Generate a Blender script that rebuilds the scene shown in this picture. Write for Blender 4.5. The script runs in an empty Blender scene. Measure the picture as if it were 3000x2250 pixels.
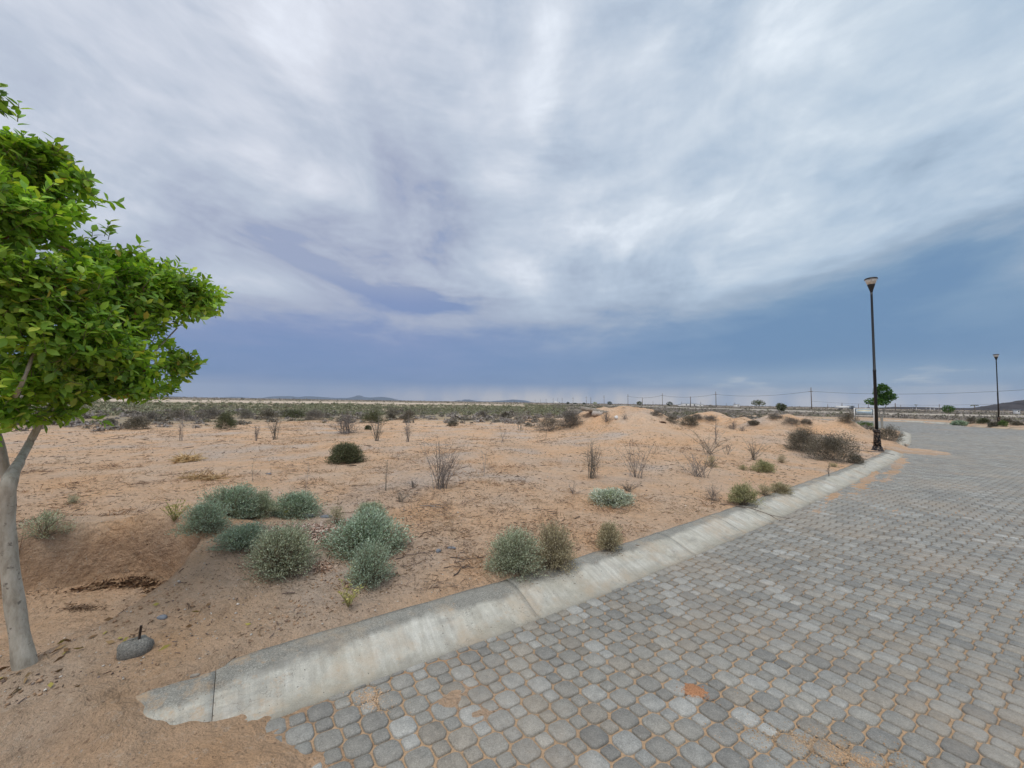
import bpy, math
import numpy as np
from mathutils import Matrix, Vector

# ------------------------------------------------------------------ scene, camera, sky, sun
S = bpy.context.scene
COL = S.collection
rad = math.radians
CAM_H = 1.6
FPX = 1127.0
PITCH, ROLL = rad(2.69), rad(0.88)
cF = np.array([0, math.cos(PITCH), math.sin(PITCH)])
cR0 = np.array([1.0, 0, 0]); cU0 = np.cross(cR0, cF)
cR = cR0*math.cos(ROLL) + cU0*math.sin(ROLL)
cU = np.cross(cR, cF)
cam_d = bpy.data.cameras.new('camera'); cam = bpy.data.objects.new('camera', cam_d); COL.objects.link(cam)
cam_d.sensor_width = 36; cam_d.lens = FPX/3000*36
cam_d.clip_start = 0.05; cam_d.clip_end = 30000
M = Matrix.Identity(4)
for i in range(3):
    M[i][0] = cR[i]; M[i][1] = cU[i]; M[i][2] = -cF[i]
M[2][3] = CAM_H
cam.matrix_world = M
S.camera = cam

def lin(c):
    return tuple(((x/255)/12.92 if x/255 <= .04045 else ((x/255+.055)/1.055)**2.4) for x in c)

class NT:
    """tiny helper around a node tree"""
    def __init__(s, tree): s.t = tree; s.t.nodes.clear()
    def n(s, typ, **kw):
        nd = s.t.nodes.new(typ)
        for k, v in kw.items(): setattr(nd, k, v)
        return nd
    def l(s, a, b): s.t.links.new(a, b)
    def put(s, sock, v):
        if isinstance(v, bpy.types.NodeSocket): s.l(v, sock)
        elif isinstance(v, (tuple, list)) and sock.type == 'RGBA' and len(v) == 3: sock.default_value = (*v, 1)
        else: sock.default_value = v
    def m(s, op, a, b=None, c=None, clamp=False):
        nd = s.n('ShaderNodeMath', operation=op, use_clamp=clamp)
        s.put(nd.inputs[0], a)
        if b is not None: s.put(nd.inputs[1], b)
        if c is not None: s.put(nd.inputs[2], c)
        return nd.outputs[0]
    def mix(s, f, a, b, mode='MIX'):
        nd = s.n('ShaderNodeMix', data_type='RGBA', blend_type=mode)
        s.put(nd.inputs[0], f); s.put(nd.inputs[6], a); s.put(nd.inputs[7], b)
        return nd.outputs[2]
    def noise(s, vec, scale, detail=4, rough=.55, dist=0, col=False):
        nd = s.n('ShaderNodeTexNoise')
        if vec is not None: s.l(vec, nd.inputs['Vector'])
        nd.inputs['Scale'].default_value = scale; nd.inputs['Detail'].default_value = detail
        nd.inputs['Roughness'].default_value = rough; nd.inputs['Distortion'].default_value = dist
        return nd.outputs[1 if col else 0]
    def ramp(s, f, stops, interp='LINEAR'):
        nd = s.n('ShaderNodeValToRGB'); s.l(f, nd.inputs[0]); e = nd.color_ramp; e.interpolation = interp
        while len(e.elements) < len(stops): e.elements.new(.5)
        for i, (p, c) in enumerate(stops):
            e.elements[i].position = p
            e.elements[i].color = (*c, 1) if isinstance(c, (tuple, list)) else (c, c, c, 1)
        return nd.outputs[0]
    def rng(s, v, a, b, c=0, d=1, smooth=False):
        nd = s.n('ShaderNodeMapRange'); nd.clamp = True
        if smooth: nd.interpolation_type = 'SMOOTHSTEP'
        s.put(nd.inputs[0], v)
        for i, x in enumerate((a, b, c, d)): nd.inputs[i+1].default_value = x
        return nd.outputs[0]
    def xyz(s, x, y, z=0):
        nd = s.n('ShaderNodeCombineXYZ'); s.put(nd.inputs[0], x); s.put(nd.inputs[1], y); s.put(nd.inputs[2], z)
        return nd.outputs[0]

SUN_EL, SUN_AZ = rad(62), rad(200)          # azimuth clockwise from +Y
W = bpy.data.worlds.new('World'); S.world = W; W.use_nodes = True
def build_world():
    w = NT(W.node_tree)
    tc = w.n('ShaderNodeTexCoord')
    nrm = w.n('ShaderNodeVectorMath', operation='NORMALIZE'); w.l(tc.outputs['Generated'], nrm.inputs[0])
    sp = w.n('ShaderNodeSeparateXYZ'); w.l(nrm.outputs[0], sp.inputs[0])
    X, Y, Z = sp.outputs
    el = w.m('MULTIPLY', w.m('ARCSINE', Z), 57.29578)      # degrees
    el = w.m('MAXIMUM', el, 0.0)
    az = w.m('MULTIPLY', w.m('ARCTAN2', X, Y), 57.29578)
    # cloud sheet seen in perspective: flat layer, streaks run away from the viewer
    zz = w.m('ADD', w.m('MAXIMUM', Z, 0.0), 0.10)
    a0 = rad(6)
    xr = w.m('SUBTRACT', w.m('MULTIPLY', X, math.cos(a0)), w.m('MULTIPLY', Y, math.sin(a0)))
    yr = w.m('ADD', w.m('MULTIPLY', X, math.sin(a0)), w.m('MULTIPLY', Y, math.cos(a0)))
    px = w.m('DIVIDE', xr, zz); py = w.m('DIVIDE', yr, zz)
    wv = w.xyz(px, w.m('MULTIPLY', py, .5), 3.1)
    warp = w.noise(wv, .8, 3, .5, col=True)
    ws = w.n('ShaderNodeSeparateColor'); w.l(warp, ws.inputs[0])
    px2 = w.m('ADD', px, w.m('MULTIPLY', w.m('SUBTRACT', ws.outputs[0], .5), 2.0))
    py2 = w.m('ADD', py, w.m('MULTIPLY', w.m('SUBTRACT', ws.outputs[1], .5), 2.4))
    streak = w.noise(w.xyz(w.m('MULTIPLY', px2, 1.5), w.m('MULTIPLY', py2, .42), 7.3), 1.0, 7, .56)
    fine = w.noise(w.xyz(w.m('MULTIPLY', px2, 4.0), w.m('MULTIPLY', py2, 1.7), 1.7), 1.0, 8, .62)
    blotch = w.noise(w.xyz(px2, w.m('MULTIPLY', py2, .75), 11.0), 1.0, 7, .58)
    # broad soft folds that keep a slant: low noise in azimuth / elevation, sheared
    fold = w.noise(w.xyz(w.m('MULTIPLY', az, .022), w.m('ADD', w.m('MULTIPLY', el, .10), w.m('MULTIPLY', w.m('SQRT', w.m('ADD', w.m('POWER', w.m('ABSOLUTE', w.m('SUBTRACT', az, 2)), 2), 500)), -.036)), 21.0), 1.0, 7, .60, .35)
    lv = w.n('ShaderNodeMapping'); w.l(nrm.outputs[0], lv.inputs[0]); lv.inputs['Scale'].default_value = (1, 1, 1.7); lv.inputs['Location'].default_value = (.37, 1.9, .6); lv.inputs['Rotation'].default_value = (.25, .1, 0)
    lumps = w.noise(lv.outputs[0], 3.0, 9, .56, .45)
    # low banks near the horizon live in azimuth / elevation space
    low = w.noise(w.xyz(w.m('MULTIPLY', az, .045), w.m('MULTIPLY', el, .22), 4.4), 1.0, 6, .6)
    lowf = w.noise(w.xyz(w.m('MULTIPLY', az, .14), w.m('MULTIPLY', el, .75), 9.4), 1.0, 6, .6)
    def g(a, e, sa, se, tilt=0.0, wob=3.0):
        da = w.m('SUBTRACT', az, a)
        ee = w.m('SUBTRACT', w.m('SUBTRACT', el, e), w.m('MULTIPLY', da, tilt))
        ee = w.m('ADD', ee, w.m('MULTIPLY', w.m('SUBTRACT', lowf, .5), wob))
        q = w.m('ADD', w.m('POWER', w.m('ABSOLUTE', w.m('DIVIDE', da, sa)), 2), w.m('POWER', w.m('ABSOLUTE', w.m('DIVIDE', ee, se)), 2))
        return w.m('EXPONENT', w.m('MULTIPLY', q, -1))
    # base brightness by elevation (one value all the way round)
    base = w.ramp(w.m('DIVIDE', w.m('ADD', el, w.m('MULTIPLY', w.m('SUBTRACT', low, .5), 7.0)), 50),
                  [(0, .20), (.05, .03), (.14, .12), (.22, .36), (.32, .59), (.55, .67), (.9, .72)])
    hi = w.m('MULTIPLY', w.rng(el, 6, 20, 0.12, 1), w.rng(el, 18, 34, 1, .66))
    b = w.m('ADD', base, w.m('MULTIPLY', w.m('MULTIPLY', w.m('SUBTRACT', streak, .5), .30), hi))
    b = w.m('ADD', b, w.m('MULTIPLY', w.m('MULTIPLY', w.m('SUBTRACT', fine, .5), .42), hi))
    b = w.m('ADD', b, w.m('MULTIPLY', w.m('MULTIPLY', w.m('SUBTRACT', blotch, .5), .55), hi))
    b = w.m('ADD', b, w.m('MULTIPLY', w.m('MULTIPLY', w.m('SUBTRACT', fold, .5), .6), hi))
    b = w.m('ADD', b, w.m('MULTIPLY', w.m('MULTIPLY', w.m('SUBTRACT', lumps, .5), 1.65), hi))
    b = w.m('ADD', b, w.m('MULTIPLY', w.m('SUBTRACT', lowf, .5), .16))
    blobs = [(-33, 19.0, 11, 2.4, -.20, 3.5, -.17), (-22, 15.5, 7, 1.2, -.3, 2, -.12), (-11, 14.3, 8, 1.6, -.05, 4, -.26),
             (-15, 11.5, 12, 1.5, 0, 3, .10), (-36, 14.0, 8, 2.3, -.1, 3, .22), (-28, 28, 13, 4.5, -.45, 4, .16),
             (4, 40, 4, 6, 1.0, 10, .20), (-2, 20, 9, 4, .1, 5, .16), (-13, 31, 9, 9, -.5, 8, -.16), (-38, 36, 12, 3, -.4, 6, -.10), (26, 38, 9, 3, .9, 7, -.10),
             (38, 10.0, 16, 4.2, 0.05, 3, -.22), (50, 15, 13, 3.2, .25, 3, -.24), (28, 15, 11, 2.0, 0, 4, -.08),
             (32, 32, 12, 7, .3, 5, .06), (14, 26, 9, 7, 0, 6, .03),
             (34, 3.3, 19, 1.5, .0, 1.6, .30), (55, 3.0, 16, 1.7, 0, 1.6, .16)]
    for a, e, sa, se, tl, wb, amp in blobs:
        b = w.m('ADD', b, w.m('MULTIPLY', g(a, e, sa, se, tl, wb), amp))
    side = w.rng(w.m('MULTIPLY', X, w.rng(Y, -.3, .3)), -.25, .6)
    b = w.m('MAXIMUM', b, w.m('MULTIPLY', w.rng(el, 8, 17, 0, .34), w.m('SUBTRACT', 1.0, w.m('MULTIPLY', side, .8))))
    # colour: storm blue -> lavender grey -> white; more violet to the left, more cyan to the right
    L = w.ramp(b, [(0, lin((101, 129, 174))), (.22, lin((124, 141, 180))), (.40, lin((160, 168, 189))), (.62, lin((182, 191, 206))),
                   (.82, lin((206, 211, 222))), (1, lin((228, 233, 243)))])
    R_ = w.ramp(b, [(0, lin((98, 132, 168))), (.22, lin((118, 147, 176))), (.42, lin((148, 167, 187))), (.62, lin((172, 190, 208))),
                    (.82, lin((196, 209, 221))), (1, lin((224, 233, 241)))])
    side = w.rng(w.m('MULTIPLY', X, w.rng(Y, -.3, .3)), -.25, .6)
    c = w.mix(side, L, R_)
    # rain-lit glow low over the horizon
    glow = w.m('MULTIPLY', w.rng(el, 3.0, 0.4, 0, 1, True), w.rng(w.noise(w.xyz(w.m('MULTIPLY', az, .22), w.m('MULTIPLY', el, .12), 2.2), 1, 3, .5), .34, .54, .35, 1))
    glow = w.m('MULTIPLY', glow, w.rng(az, -24, 6, .25, 1))
    c = w.mix(glow, c, lin((228, 216, 202)))
    warm = w.m('MULTIPLY', w.rng(lowf, .52, .64), g(40, 3.2, 18, 1.2, 0, 1.0))
    c = w.mix(w.m('MULTIPLY', warm, .6), c, lin((205, 208, 208)))
    # overcast is brighter overhead than at its edge
    c = w.mix(1.0, c, w.ramp(w.m('DIVIDE', el, 90), [(0, 1.0), (.5, 1.0), (1, 1.0)]), 'MULTIPLY')
    ten = w.n('ShaderNodeVectorMath', operation='SCALE'); w.l(c, ten.inputs[0]); ten.inputs['Scale'].default_value = 10.0
    sky = w.n('ShaderNodeTexSky', sky_type='NISHITA', sun_disc=False)
    sky.sun_elevation = SUN_EL; sky.sun_rotation = SUN_AZ
    out = w.mix(.96, sky.outputs[0], ten.outputs[0])
    bg = w.n('ShaderNodeBackground'); w.l(out, bg.inputs[0]); bg.inputs[1].default_value = .10
    o = w.n('ShaderNodeOutputWorld'); w.l(bg.outputs[0], o.inputs[0])
build_world()
sun_d = bpy.data.lights.new('sun', 'SUN'); sun_d.energy = 1.5; sun_d.angle = rad(20); sun_d.color = (1, .96, .9)
sun = bpy.data.objects.new('sun', sun_d); COL.objects.link(sun)
sd = Vector((math.sin(SUN_AZ)*math.cos(SUN_EL), math.cos(SUN_AZ)*math.cos(SUN_EL), math.sin(SUN_EL)))
sun.rotation_euler = sd.to_track_quat('Z', 'Y').to_euler()
S.view_settings.view_transform = 'Standard'; S.view_settings.look = 'None'
S.view_settings.gamma = 1; S.view_settings.exposure = 0.2; S.view_settings.use_curve_mapping = False
S.cycles.max_bounces = 6; S.cycles.transparent_max_bounces = 12; S.cycles.volume_bounces = 0

# ------------------------------------------------------------------ numpy helpers
def hsh(ix, iy, seed):
    n = (ix.astype(np.int64)*374761393 + iy.astype(np.int64)*668265263 + seed*1442695041) & 0xffffffff
    n = ((n ^ (n >> 13))*1274126177) & 0xffffffff
    n = (n ^ (n >> 16)) & 0xffffff
    return n/float(0xffffff)
def vn(x, y, seed=0):
    ix = np.floor(x); iy = np.floor(y); fx = x-ix; fy = y-iy
    fx = fx*fx*(3-2*fx); fy = fy*fy*(3-2*fy)
    a = hsh(ix, iy, seed); b = hsh(ix+1, iy, seed); c = hsh(ix, iy+1, seed); d = hsh(ix+1, iy+1, seed)
    return (a*(1-fx)+b*fx)*(1-fy) + (c*(1-fx)+d*fx)*fy
def fbm(x, y, sc, octv=3, seed=0):
    """about -0.5 .. 0.5, sc = feature size in metres"""
    s = 0; a = .5; t = 0
    for i in range(octv):
        s = s + a*(vn(x/sc + i*17.3, y/sc - i*9.1, seed+i) - .5); t += a; a *= .5; sc *= .47
    return s/t
def sst(a, b, x):
    t = np.clip((x-a)/(b-a), 0, 1); return t*t*(3-2*t)
def srgb(*c): return lin(c)

def mk(name, V, F, mat=None, parent=None, colors=None, uv=None, smooth=False, link=True):
    """V (n,3); F list of index arrays, each (m,k)"""
    V = np.asarray(V, dtype=np.float32)
    if not isinstance(F, (list, tuple)) or (len(F) and np.isscalar(F[0])): F = [F]
    F = [np.asarray(f, dtype=np.int32) for f in F if len(f)]
    me = bpy.data.meshes.new(name)
    me.vertices.add(len(V)); me.vertices.foreach_set('co', V.ravel())
    idx = np.concatenate([f.ravel() for f in F])
    tot = np.concatenate([np.full(len(f), f.shape[1], dtype=np.int32) for f in F])
    st = np.concatenate([[0], np.cumsum(tot)[:-1]]).astype(np.int32)
    me.loops.add(len(idx)); me.loops.foreach_set('vertex_index', idx)
    me.polygons.add(len(tot)); me.polygons.foreach_set('loop_start', st); me.polygons.foreach_set('loop_total', tot)
    if smooth: me.polygons.foreach_set('use_smooth', np.ones(len(tot), dtype=bool))
    if colors is not None:
        at = me.color_attributes.new('tint', 'FLOAT_COLOR', 'POINT')
        c = np.ones((len(V), 4), dtype=np.float32); c[:, :3] = colors
        at.data.foreach_set('color', c.ravel())
    if uv is not None:
        u = me.uv_layers.new(name='UVMap'); u.data.foreach_set('uv', np.asarray(uv, dtype=np.float32)[idx].ravel())
    me.update(calc_edges=True); me.validate()
    if mat: me.materials.append(mat)
    if not link: return me
    o = bpy.data.objects.new(name, me); COL.objects.link(o)
    if parent: o.parent = parent
    return o
def obj_of(name, me, parent=None):
    o = bpy.data.objects.new(name, me); COL.objects.link(o)
    if parent: o.parent = parent
    return o
def empty(name, loc, rz=0.0, tilt=(0, 0)):
    o = bpy.data.objects.new(name, None); COL.objects.link(o); o.empty_display_size = .1
    o.location = loc; o.rotation_euler = (tilt[0], tilt[1], rz); return o
def tag(o, label=None, cat=None, group=None, kind=None):
    if label: o['label'] = label
    if cat: o['category'] = cat
    if group: o['group'] = group
    if kind: o['kind'] = kind
    return o
class MB:
    """mesh accumulator"""
    def __init__(s): s.V = []; s.F = {}; s.C = []; s.n = 0
    def add(s, V, F, col=None):
        V = np.asarray(V, dtype=float)
        for f in (F if isinstance(F, list) else [F]):
            f = np.asarray(f)
            if len(f): s.F.setdefault(f.shape[1], []).append(f + s.n)
        s.V.append(V); s.n += len(V)
        c = np.ones((len(V), 3))*.5 if col is None else np.broadcast_to(np.asarray(col, dtype=float), (len(V), 3))
        s.C.append(c)
    def box(s, c, d, col=None, rot=None):
        q = np.array([[x, y, z] for x in (-.5, .5) for y in (-.5, .5) for z in (-.5, .5)])*np.array(d)
        if rot is not None:
            a, b = math.cos(rot), math.sin(rot); q = np.stack([q[:, 0]*a-q[:, 1]*b, q[:, 0]*b+q[:, 1]*a, q[:, 2]], 1)
        s.add(q+np.array(c), np.array([[0, 1, 3, 2], [4, 6, 7, 5], [0, 4, 5, 1], [2, 3, 7, 6], [0, 2, 6, 4], [1, 5, 7, 3]]), col)
    def lathe(s, prof, n=24, c=(0, 0, 0), col=None, cap=True):
        a = np.linspace(0, 2*math.pi, n, endpoint=False)
        V = np.concatenate([np.stack([np.cos(a)*r+c[0], np.sin(a)*r+c[1], np.full(n, z+c[2])], 1) for r, z in prof])
        F = []
        for i in range(len(prof)-1):
            j = np.arange(n); k = (j+1) % n
            F.append(np.stack([i*n+j, i*n+k, (i+1)*n+k, (i+1)*n+j], 1))
        F = [np.concatenate(F)]
        if cap: F += [np.arange(n)[::-1][None], (np.arange(n)+(len(prof)-1)*n)[None]]
        s.add(V, F, col)
    def tube(s, P, R, n=6, col=None, cap=False):
        P = np.asarray(P, dtype=float); R = np.broadcast_to(np.asarray(R, dtype=float), (len(P),))
        T = np.gradient(P, axis=0); T /= np.linalg.norm(T, axis=1, keepdims=True)+1e-9
        up = np.array([0, 0, 1.0]) if abs(T[0, 2]) < .9 else np.array([1.0, 0, 0])
        A = np.cross(T, up); A /= np.linalg.norm(A, axis=1, keepdims=True)+1e-9; B = np.cross(T, A)
        a = np.linspace(0, 2*math.pi, n, endpoint=False)
        V = (P[:, None] + R[:, None, None]*(A[:, None]*np.cos(a)[None, :, None]+B[:, None]*np.sin(a)[None, :, None])).reshape(-1, 3)
        j = np.arange(n); k = (j+1) % n
        F = [np.concatenate([np.stack([i*n+j, i*n+k, (i+1)*n+k, (i+1)*n+j], 1) for i in range(len(P)-1)])]
        if cap: F += [np.arange(n)[None], (np.arange(n)+(len(P)-1)*n)[::-1][None]]
        s.add(V, F, col)
    def build(s, name, mat, parent=None, smooth=False, link=True):
        if not s.V: return None
        return mk(name, np.concatenate(s.V), [np.concatenate(v) for v in s.F.values()], mat, parent, np.concatenate(s.C), smooth=smooth, link=link)

# ------------------------------------------------------------------ materials
def mat(name, fn):
    m = bpy.data.materials.new(name); m.use_nodes = True; t = NT(m.node_tree)
    out = t.n('ShaderNodeOutputMaterial'); b = t.n('ShaderNodeBsdfPrincipled'); t.l(b.outputs[0], out.inputs[0])
    b.inputs['Specular IOR Level'].default_value = .25
    fn(t, b, out); return m
def bump(t, b, h, strength, dist=.02):
    n = t.n('ShaderNodeBump'); n.inputs['Strength'].default_value = strength; n.inputs['Distance'].default_value = dist
    t.l(h, n.inputs['Height']); t.l(n.outputs[0], b.inputs['Normal']); return n
def geo(t): return t.n('ShaderNodeNewGeometry').outputs['Position']
def tint(t): return t.n('ShaderNodeAttribute', attribute_name='tint').outputs['Color']

def f_sand(t, b, out):
    p = geo(t)
    c0 = tint(t)
    patch = t.noise(p, .9, 5, .6)
    mid = t.noise(p, 7, 5, .65)
    grain = t.noise(p, 95, 4, .75)
    speck = t.noise(p, 38, 3, .7)
    c = t.mix(t.rng(patch, .35, .65), t.mix(1.0, c0, (1.04, .95, .86), 'MULTIPLY'), t.mix(1.0, c0, (.98, 1.04, 1.14), 'MULTIPLY'))
    c = t.mix(1.0, c, t.ramp(mid, [(.25, .80), (.5, 1.0), (.75, 1.12)]), 'MULTIPLY')
    c = t.mix(1.0, c, t.ramp(grain, [(.25, .72), (.5, 1.0), (.75, 1.22)]), 'MULTIPLY')
    c = t.mix(t.rng(speck, .60, .68, 0, .6), c, (.20, .125, .08))
    c = t.mix(t.m('MULTIPLY', t.rng(t.noise(p, 13, 6, .8), .55, .68), .34), c, (.34, .225, .145))
    c = t.mix(t.m('MULTIPLY', t.rng(t.noise(p, 17, 5, .8), .56, .68), .5), c, (.72, .58, .44))
    c = t.mix(t.rng(t.noise(p, 61, 2, .5), .68, .74, 0, .6), c, (.66, .58, .48))
    t.l(c, b.inputs['Base Color']); b.inputs['Roughness'].default_value = .95
    b.inputs['Specular IOR Level'].default_value = .1
    clod = t.n('ShaderNodeTexVoronoi'); clod.inputs['Scale'].default_value = 22; t.l(p, clod.inputs['Vector'])
    h = t.m('ADD', t.m('MULTIPLY', t.noise(p, 9, 7, .68), 1.6), t.m('MULTIPLY', t.noise(p, 60, 4, .7), .30))
    h = t.m('ADD', h, t.m('MULTIPLY', t.m('MULTIPLY', clod.outputs['Distance'], t.rng(t.noise(p, 3, 2), .45, .6)), -.45))
    bump(t, b, h, 1.0, .075)
M_sand = mat('sand', f_sand)

def f_bed(t, b, out):                                   # joint sand between the pavers
    p = geo(t)
    sp = t.n('ShaderNodeSeparateXYZ'); t.l(p, sp.inputs[0])
    sandy = t.rng(t.m('ADD', sp.outputs[1], t.m('MULTIPLY', t.noise(p, .7, 3), 5)), 4.0, 9.0, 1, .12)
    c = t.mix(sandy, (.13, .115, .10), (.50, .34, .21))
    c = t.mix(1.0, c, t.ramp(t.noise(p, 120, 3, .7), [(.3, .75), (.7, 1.2)]), 'MULTIPLY')
    # far road: too fine to build stone by stone
    far = t.rng(sp.outputs[1], 20, 24)
    vo = t.n('ShaderNodeTexVoronoi'); vo.inputs['Scale'].default_value = 7.0; t.l(p, vo.inputs['Vector'])
    sep = t.n('ShaderNodeSeparateColor'); t.l(vo.outputs['Color'], sep.inputs[0])
    fc = t.ramp(sep.outputs[0], [(0, (.20, .19, .17)), (.6, (.27, .26, .235)), (1, (.36, .36, .34))])
    fc = t.mix(t.rng(t.noise(p, .35, 5, .6), .5, .7, 0, .5), fc, (.34, .27, .20))
    c = t.mix(far, c, fc)
    t.l(c, b.inputs['Base Color']); b.inputs['Roughness'].default_value = .9
    bump(t, b, t.noise(p, 90, 4, .7), .5, .01)
M_bed = mat('joint_sand', f_bed)

def f_paver(t, b, out):
    oi = t.n('ShaderNodeObjectInfo')
    p = geo(t)
    c = t.mix(1.0, tint(t), oi.outputs['Color'], 'ADD')
    c = t.mix(1.0, c, t.ramp(t.noise(p, 160, 4, .8), [(.25, .35), (.45, .9), (.58, 1.08), (.75, 1.8)]), 'MULTIPLY')
    c = t.mix(1.0, c, t.ramp(t.noise(p, 22, 4, .65), [(.3, .82), (.7, 1.15)]), 'MULTIPLY')
    # tan dust that has settled in broad patches
    dust = t.m('MULTIPLY', t.rng(t.noise(p, .8, 5, .6), .47, .66), t.rng(t.noise(p, 30, 3, .6), .3, .65, .4, 1))
    c = t.mix(t.m('MULTIPLY', dust, .42), c, (.40, .31, .22))
    c = t.mix(t.rng(t.noise(p, .45, 6, .7), .56, .70, 0, .35), c, (.13, .125, .115))
    t.l(c, b.inputs['Base Color']); b.inputs['Roughness'].default_value = .62
    b.inputs['Specular IOR Level'].default_value = .5
    h = t.m('ADD', t.noise(p, 170, 4, .75), t.m('MULTIPLY', t.noise(p, 40, 3, .6), .8))
    bump(t, b, h, .55, .006)
M_paver = mat('concrete_paver', f_paver)

def f_curb(t, b, out):
    p = geo(t)
    uv = t.n('ShaderNodeUVMap').outputs[0]
    sp = t.n('ShaderNodeSeparateXYZ'); t.l(uv, sp.inputs[0])
    U, Vv, _ = sp.outputs                               # U metres along, V metres across from the toe
    edge = t.m('ADD', Vv, t.m('MULTIPLY', t.m('SUBTRACT', t.noise(p, 3.2, 5, .65), .5), .30))
    top = t.rng(t.m('ADD', edge, t.rng(U, 13.5, 9.5, 0, .06)), .29, .35)
    toe = t.rng(edge, .13, .03)
    st = t.noise(t.xyz(t.m('MULTIPLY', U, 26), t.m('MULTIPLY', Vv, 2.5)), 1, 3, .6)
    c = t.ramp(st, [(.3, (.43, .405, .35)), (.5, (.52, .50, .43)), (.7, (.62, .60, .53))])
    c = t.mix(t.rng(t.noise(p, 1.7, 4, .6), .45, .65, 0, .75), c, (.45, .42, .34))
    c = t.mix(t.m('MULTIPLY', top, .9), c, t.ramp(t.noise(p, 130, 4, .8), [(.3, (.12, .115, .10)), (.5, (.27, .26, .225)), (.72, (.50, .48, .42))]))
    c = t.mix(t.m('MULTIPLY', toe, .55), c, (.31, .28, .22))
    c = t.mix(1.0, c, t.ramp(t.noise(p, 9, 5, .7), [(.3, .84), (.7, 1.12)]), 'MULTIPLY')
    c = t.mix(1.0, c, t.ramp(t.noise(p, 150, 3, .7), [(.3, .84), (.7, 1.14)]), 'MULTIPLY')
    c = t.mix(t.m('MULTIPLY', t.rng(t.noise(p, 2.6, 6, .7), .50, .68), .6), c, (.50, .385, .265))
    c = t.mix(t.m('MULTIPLY', t.rng(t.noise(t.xyz(t.m('MULTIPLY', U, 1.3), t.m('MULTIPLY', Vv, 5)), 1, 6, .7), .54, .66), .45), c, (.20, .19, .17))
    c = t.mix(t.rng(t.noise(p, 48, 2, .5), .70, .76, 0, .7), c, (.10, .095, .085))
    c = t.mix(t.rng(t.m('ADD', t.noise(p, 11, 7, .75), t.rng(U, 10.0, 8.3, 0, .24)), .60, .76, 0, .85), c, (.50, .35, .22))
    crk = t.n('ShaderNodeTexVoronoi', feature='DISTANCE_TO_EDGE'); crk.inputs['Scale'].default_value = .9
    wp = t.n('ShaderNodeVectorMath', operation='ADD'); t.l(p, wp.inputs[0]); t.l(t.noise(p, 6, 4, .6, col=True), wp.inputs[1])
    t.l(wp.outputs[0], crk.inputs['Vector'])
    c = t.mix(t.rng(crk.outputs[0], .006, .0, 0, .5), c, (.12, .11, .10))
    t.l(c, b.inputs['Base Color']); b.inputs['Roughness'].default_value = .88
    h = t.m('ADD', t.m('MULTIPLY', st, .5), t.m('MULTIPLY', t.noise(p, 120, 4, .75), t.rng(top, 0, 1, .35, 1.3)))
    bump(t, b, h, .55, .010)
M_curb = mat('curb_concrete', f_curb)

def flat(col, rough=.8, spec=.25, nz=None, metal=0):
    def f(t, b, out):
        c = col
        if nz:
            c = t.mix(1.0, col, t.ramp(t.noise(geo(t), nz[0], 5, .65), [(.3, 1-nz[1]), (.7, 1+nz[1])]), 'MULTIPLY')
        t.put(b.inputs['Base Color'], c if isinstance(c, bpy.types.NodeSocket) else (*c, 1))
        b.inputs['Roughness'].default_value = rough; b.inputs['Specular IOR Level'].default_value = spec
        b.inputs['Metallic'].default_value = metal
        if nz: bump(t, b, t.noise(geo(t), nz[0]*3, 3, .6), .3, .01)
    return f
def f_plant(trans):
    def f(t, b, out):
        c = tint(t)
        t.l(c, b.inputs['Base Color']); b.inputs['Roughness'].default_value = .75; b.inputs['Specular IOR Level'].default_value = .15
        if trans:
            tr = t.n('ShaderNodeBsdfTranslucent'); t.l(t.mix(1.0, c, (1.3, 1.35, .6), 'MULTIPLY'), tr.inputs[0])
            mx = t.n('ShaderNodeMixShader'); mx.inputs[0].default_value = trans
            t.l(b.outputs[0], mx.inputs[1]); t.l(tr.outputs[0], mx.inputs[2]); t.l(mx.outputs[0], out.inputs[0])
    return f
M_plant = mat('plant', f_plant(.15))
def f_leaf(t, b, out):
    c = t.mix(1.0, tint(t), t.n('ShaderNodeObjectInfo').outputs['Color'], 'ADD')
    t.l(c, b.inputs['Base Color']); b.inputs['Roughness'].default_value = .42; b.inputs['Specular IOR Level'].default_value = .35
    tr = t.n('ShaderNodeBsdfTranslucent'); t.l(t.mix(1.0, c, (1.5, 1.45, .5), 'MULTIPLY'), tr.inputs[0])
    mx = t.n('ShaderNodeMixShader'); mx.inputs[0].default_value = .34
    t.l(b.outputs[0], mx.inputs[1]); t.l(tr.outputs[0], mx.inputs[2]); t.l(mx.outputs[0], out.inputs[0])
M_leaf = mat('tree_leaf', f_leaf)
M_tint = mat('tinted', f_plant(0))
def f_bark(t, b, out):
    p = geo(t)
    mp = t.n('ShaderNodeMapping'); t.l(p, mp.inputs[0]); mp.inputs['Scale'].default_value = (1, 1, .35)
    c = t.ramp(t.noise(mp.outputs[0], 26, 6, .65), [(.3, (.25, .215, .165)), (.5, (.41, .37, .30)), (.72, (.54, .50, .42))])
    c = t.mix(t.rng(t.noise(p, 30, 3, .6), .62, .70, 0, .8), c, (.13, .11, .09))
    t.l(c, b.inputs['Base Color']); b.inputs['Roughness'].default_value = .85
    bump(t, b, t.noise(mp.outputs[0], 40, 6, .7), .6, .01)
M_bark = mat('bark', f_bark)
M_black = mat('black_paint', flat((.012, .012, .014), .38, .5, (40, .3)))
def f_ped(t, b, out):
    p = geo(t)
    c = t.mix(t.rng(t.noise(p, 16, 5, .7), .50, .62), (.012, .012, .014), (.30, .22, .16))
    t.l(c, b.inputs['Base Color']); b.inputs['Roughness'].default_value = .6
M_ped = mat('worn_black_paint', f_ped)
M_lens = mat('frosted_lens', flat((.62, .58, .52), .35, .4, (14, .25)))
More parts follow.
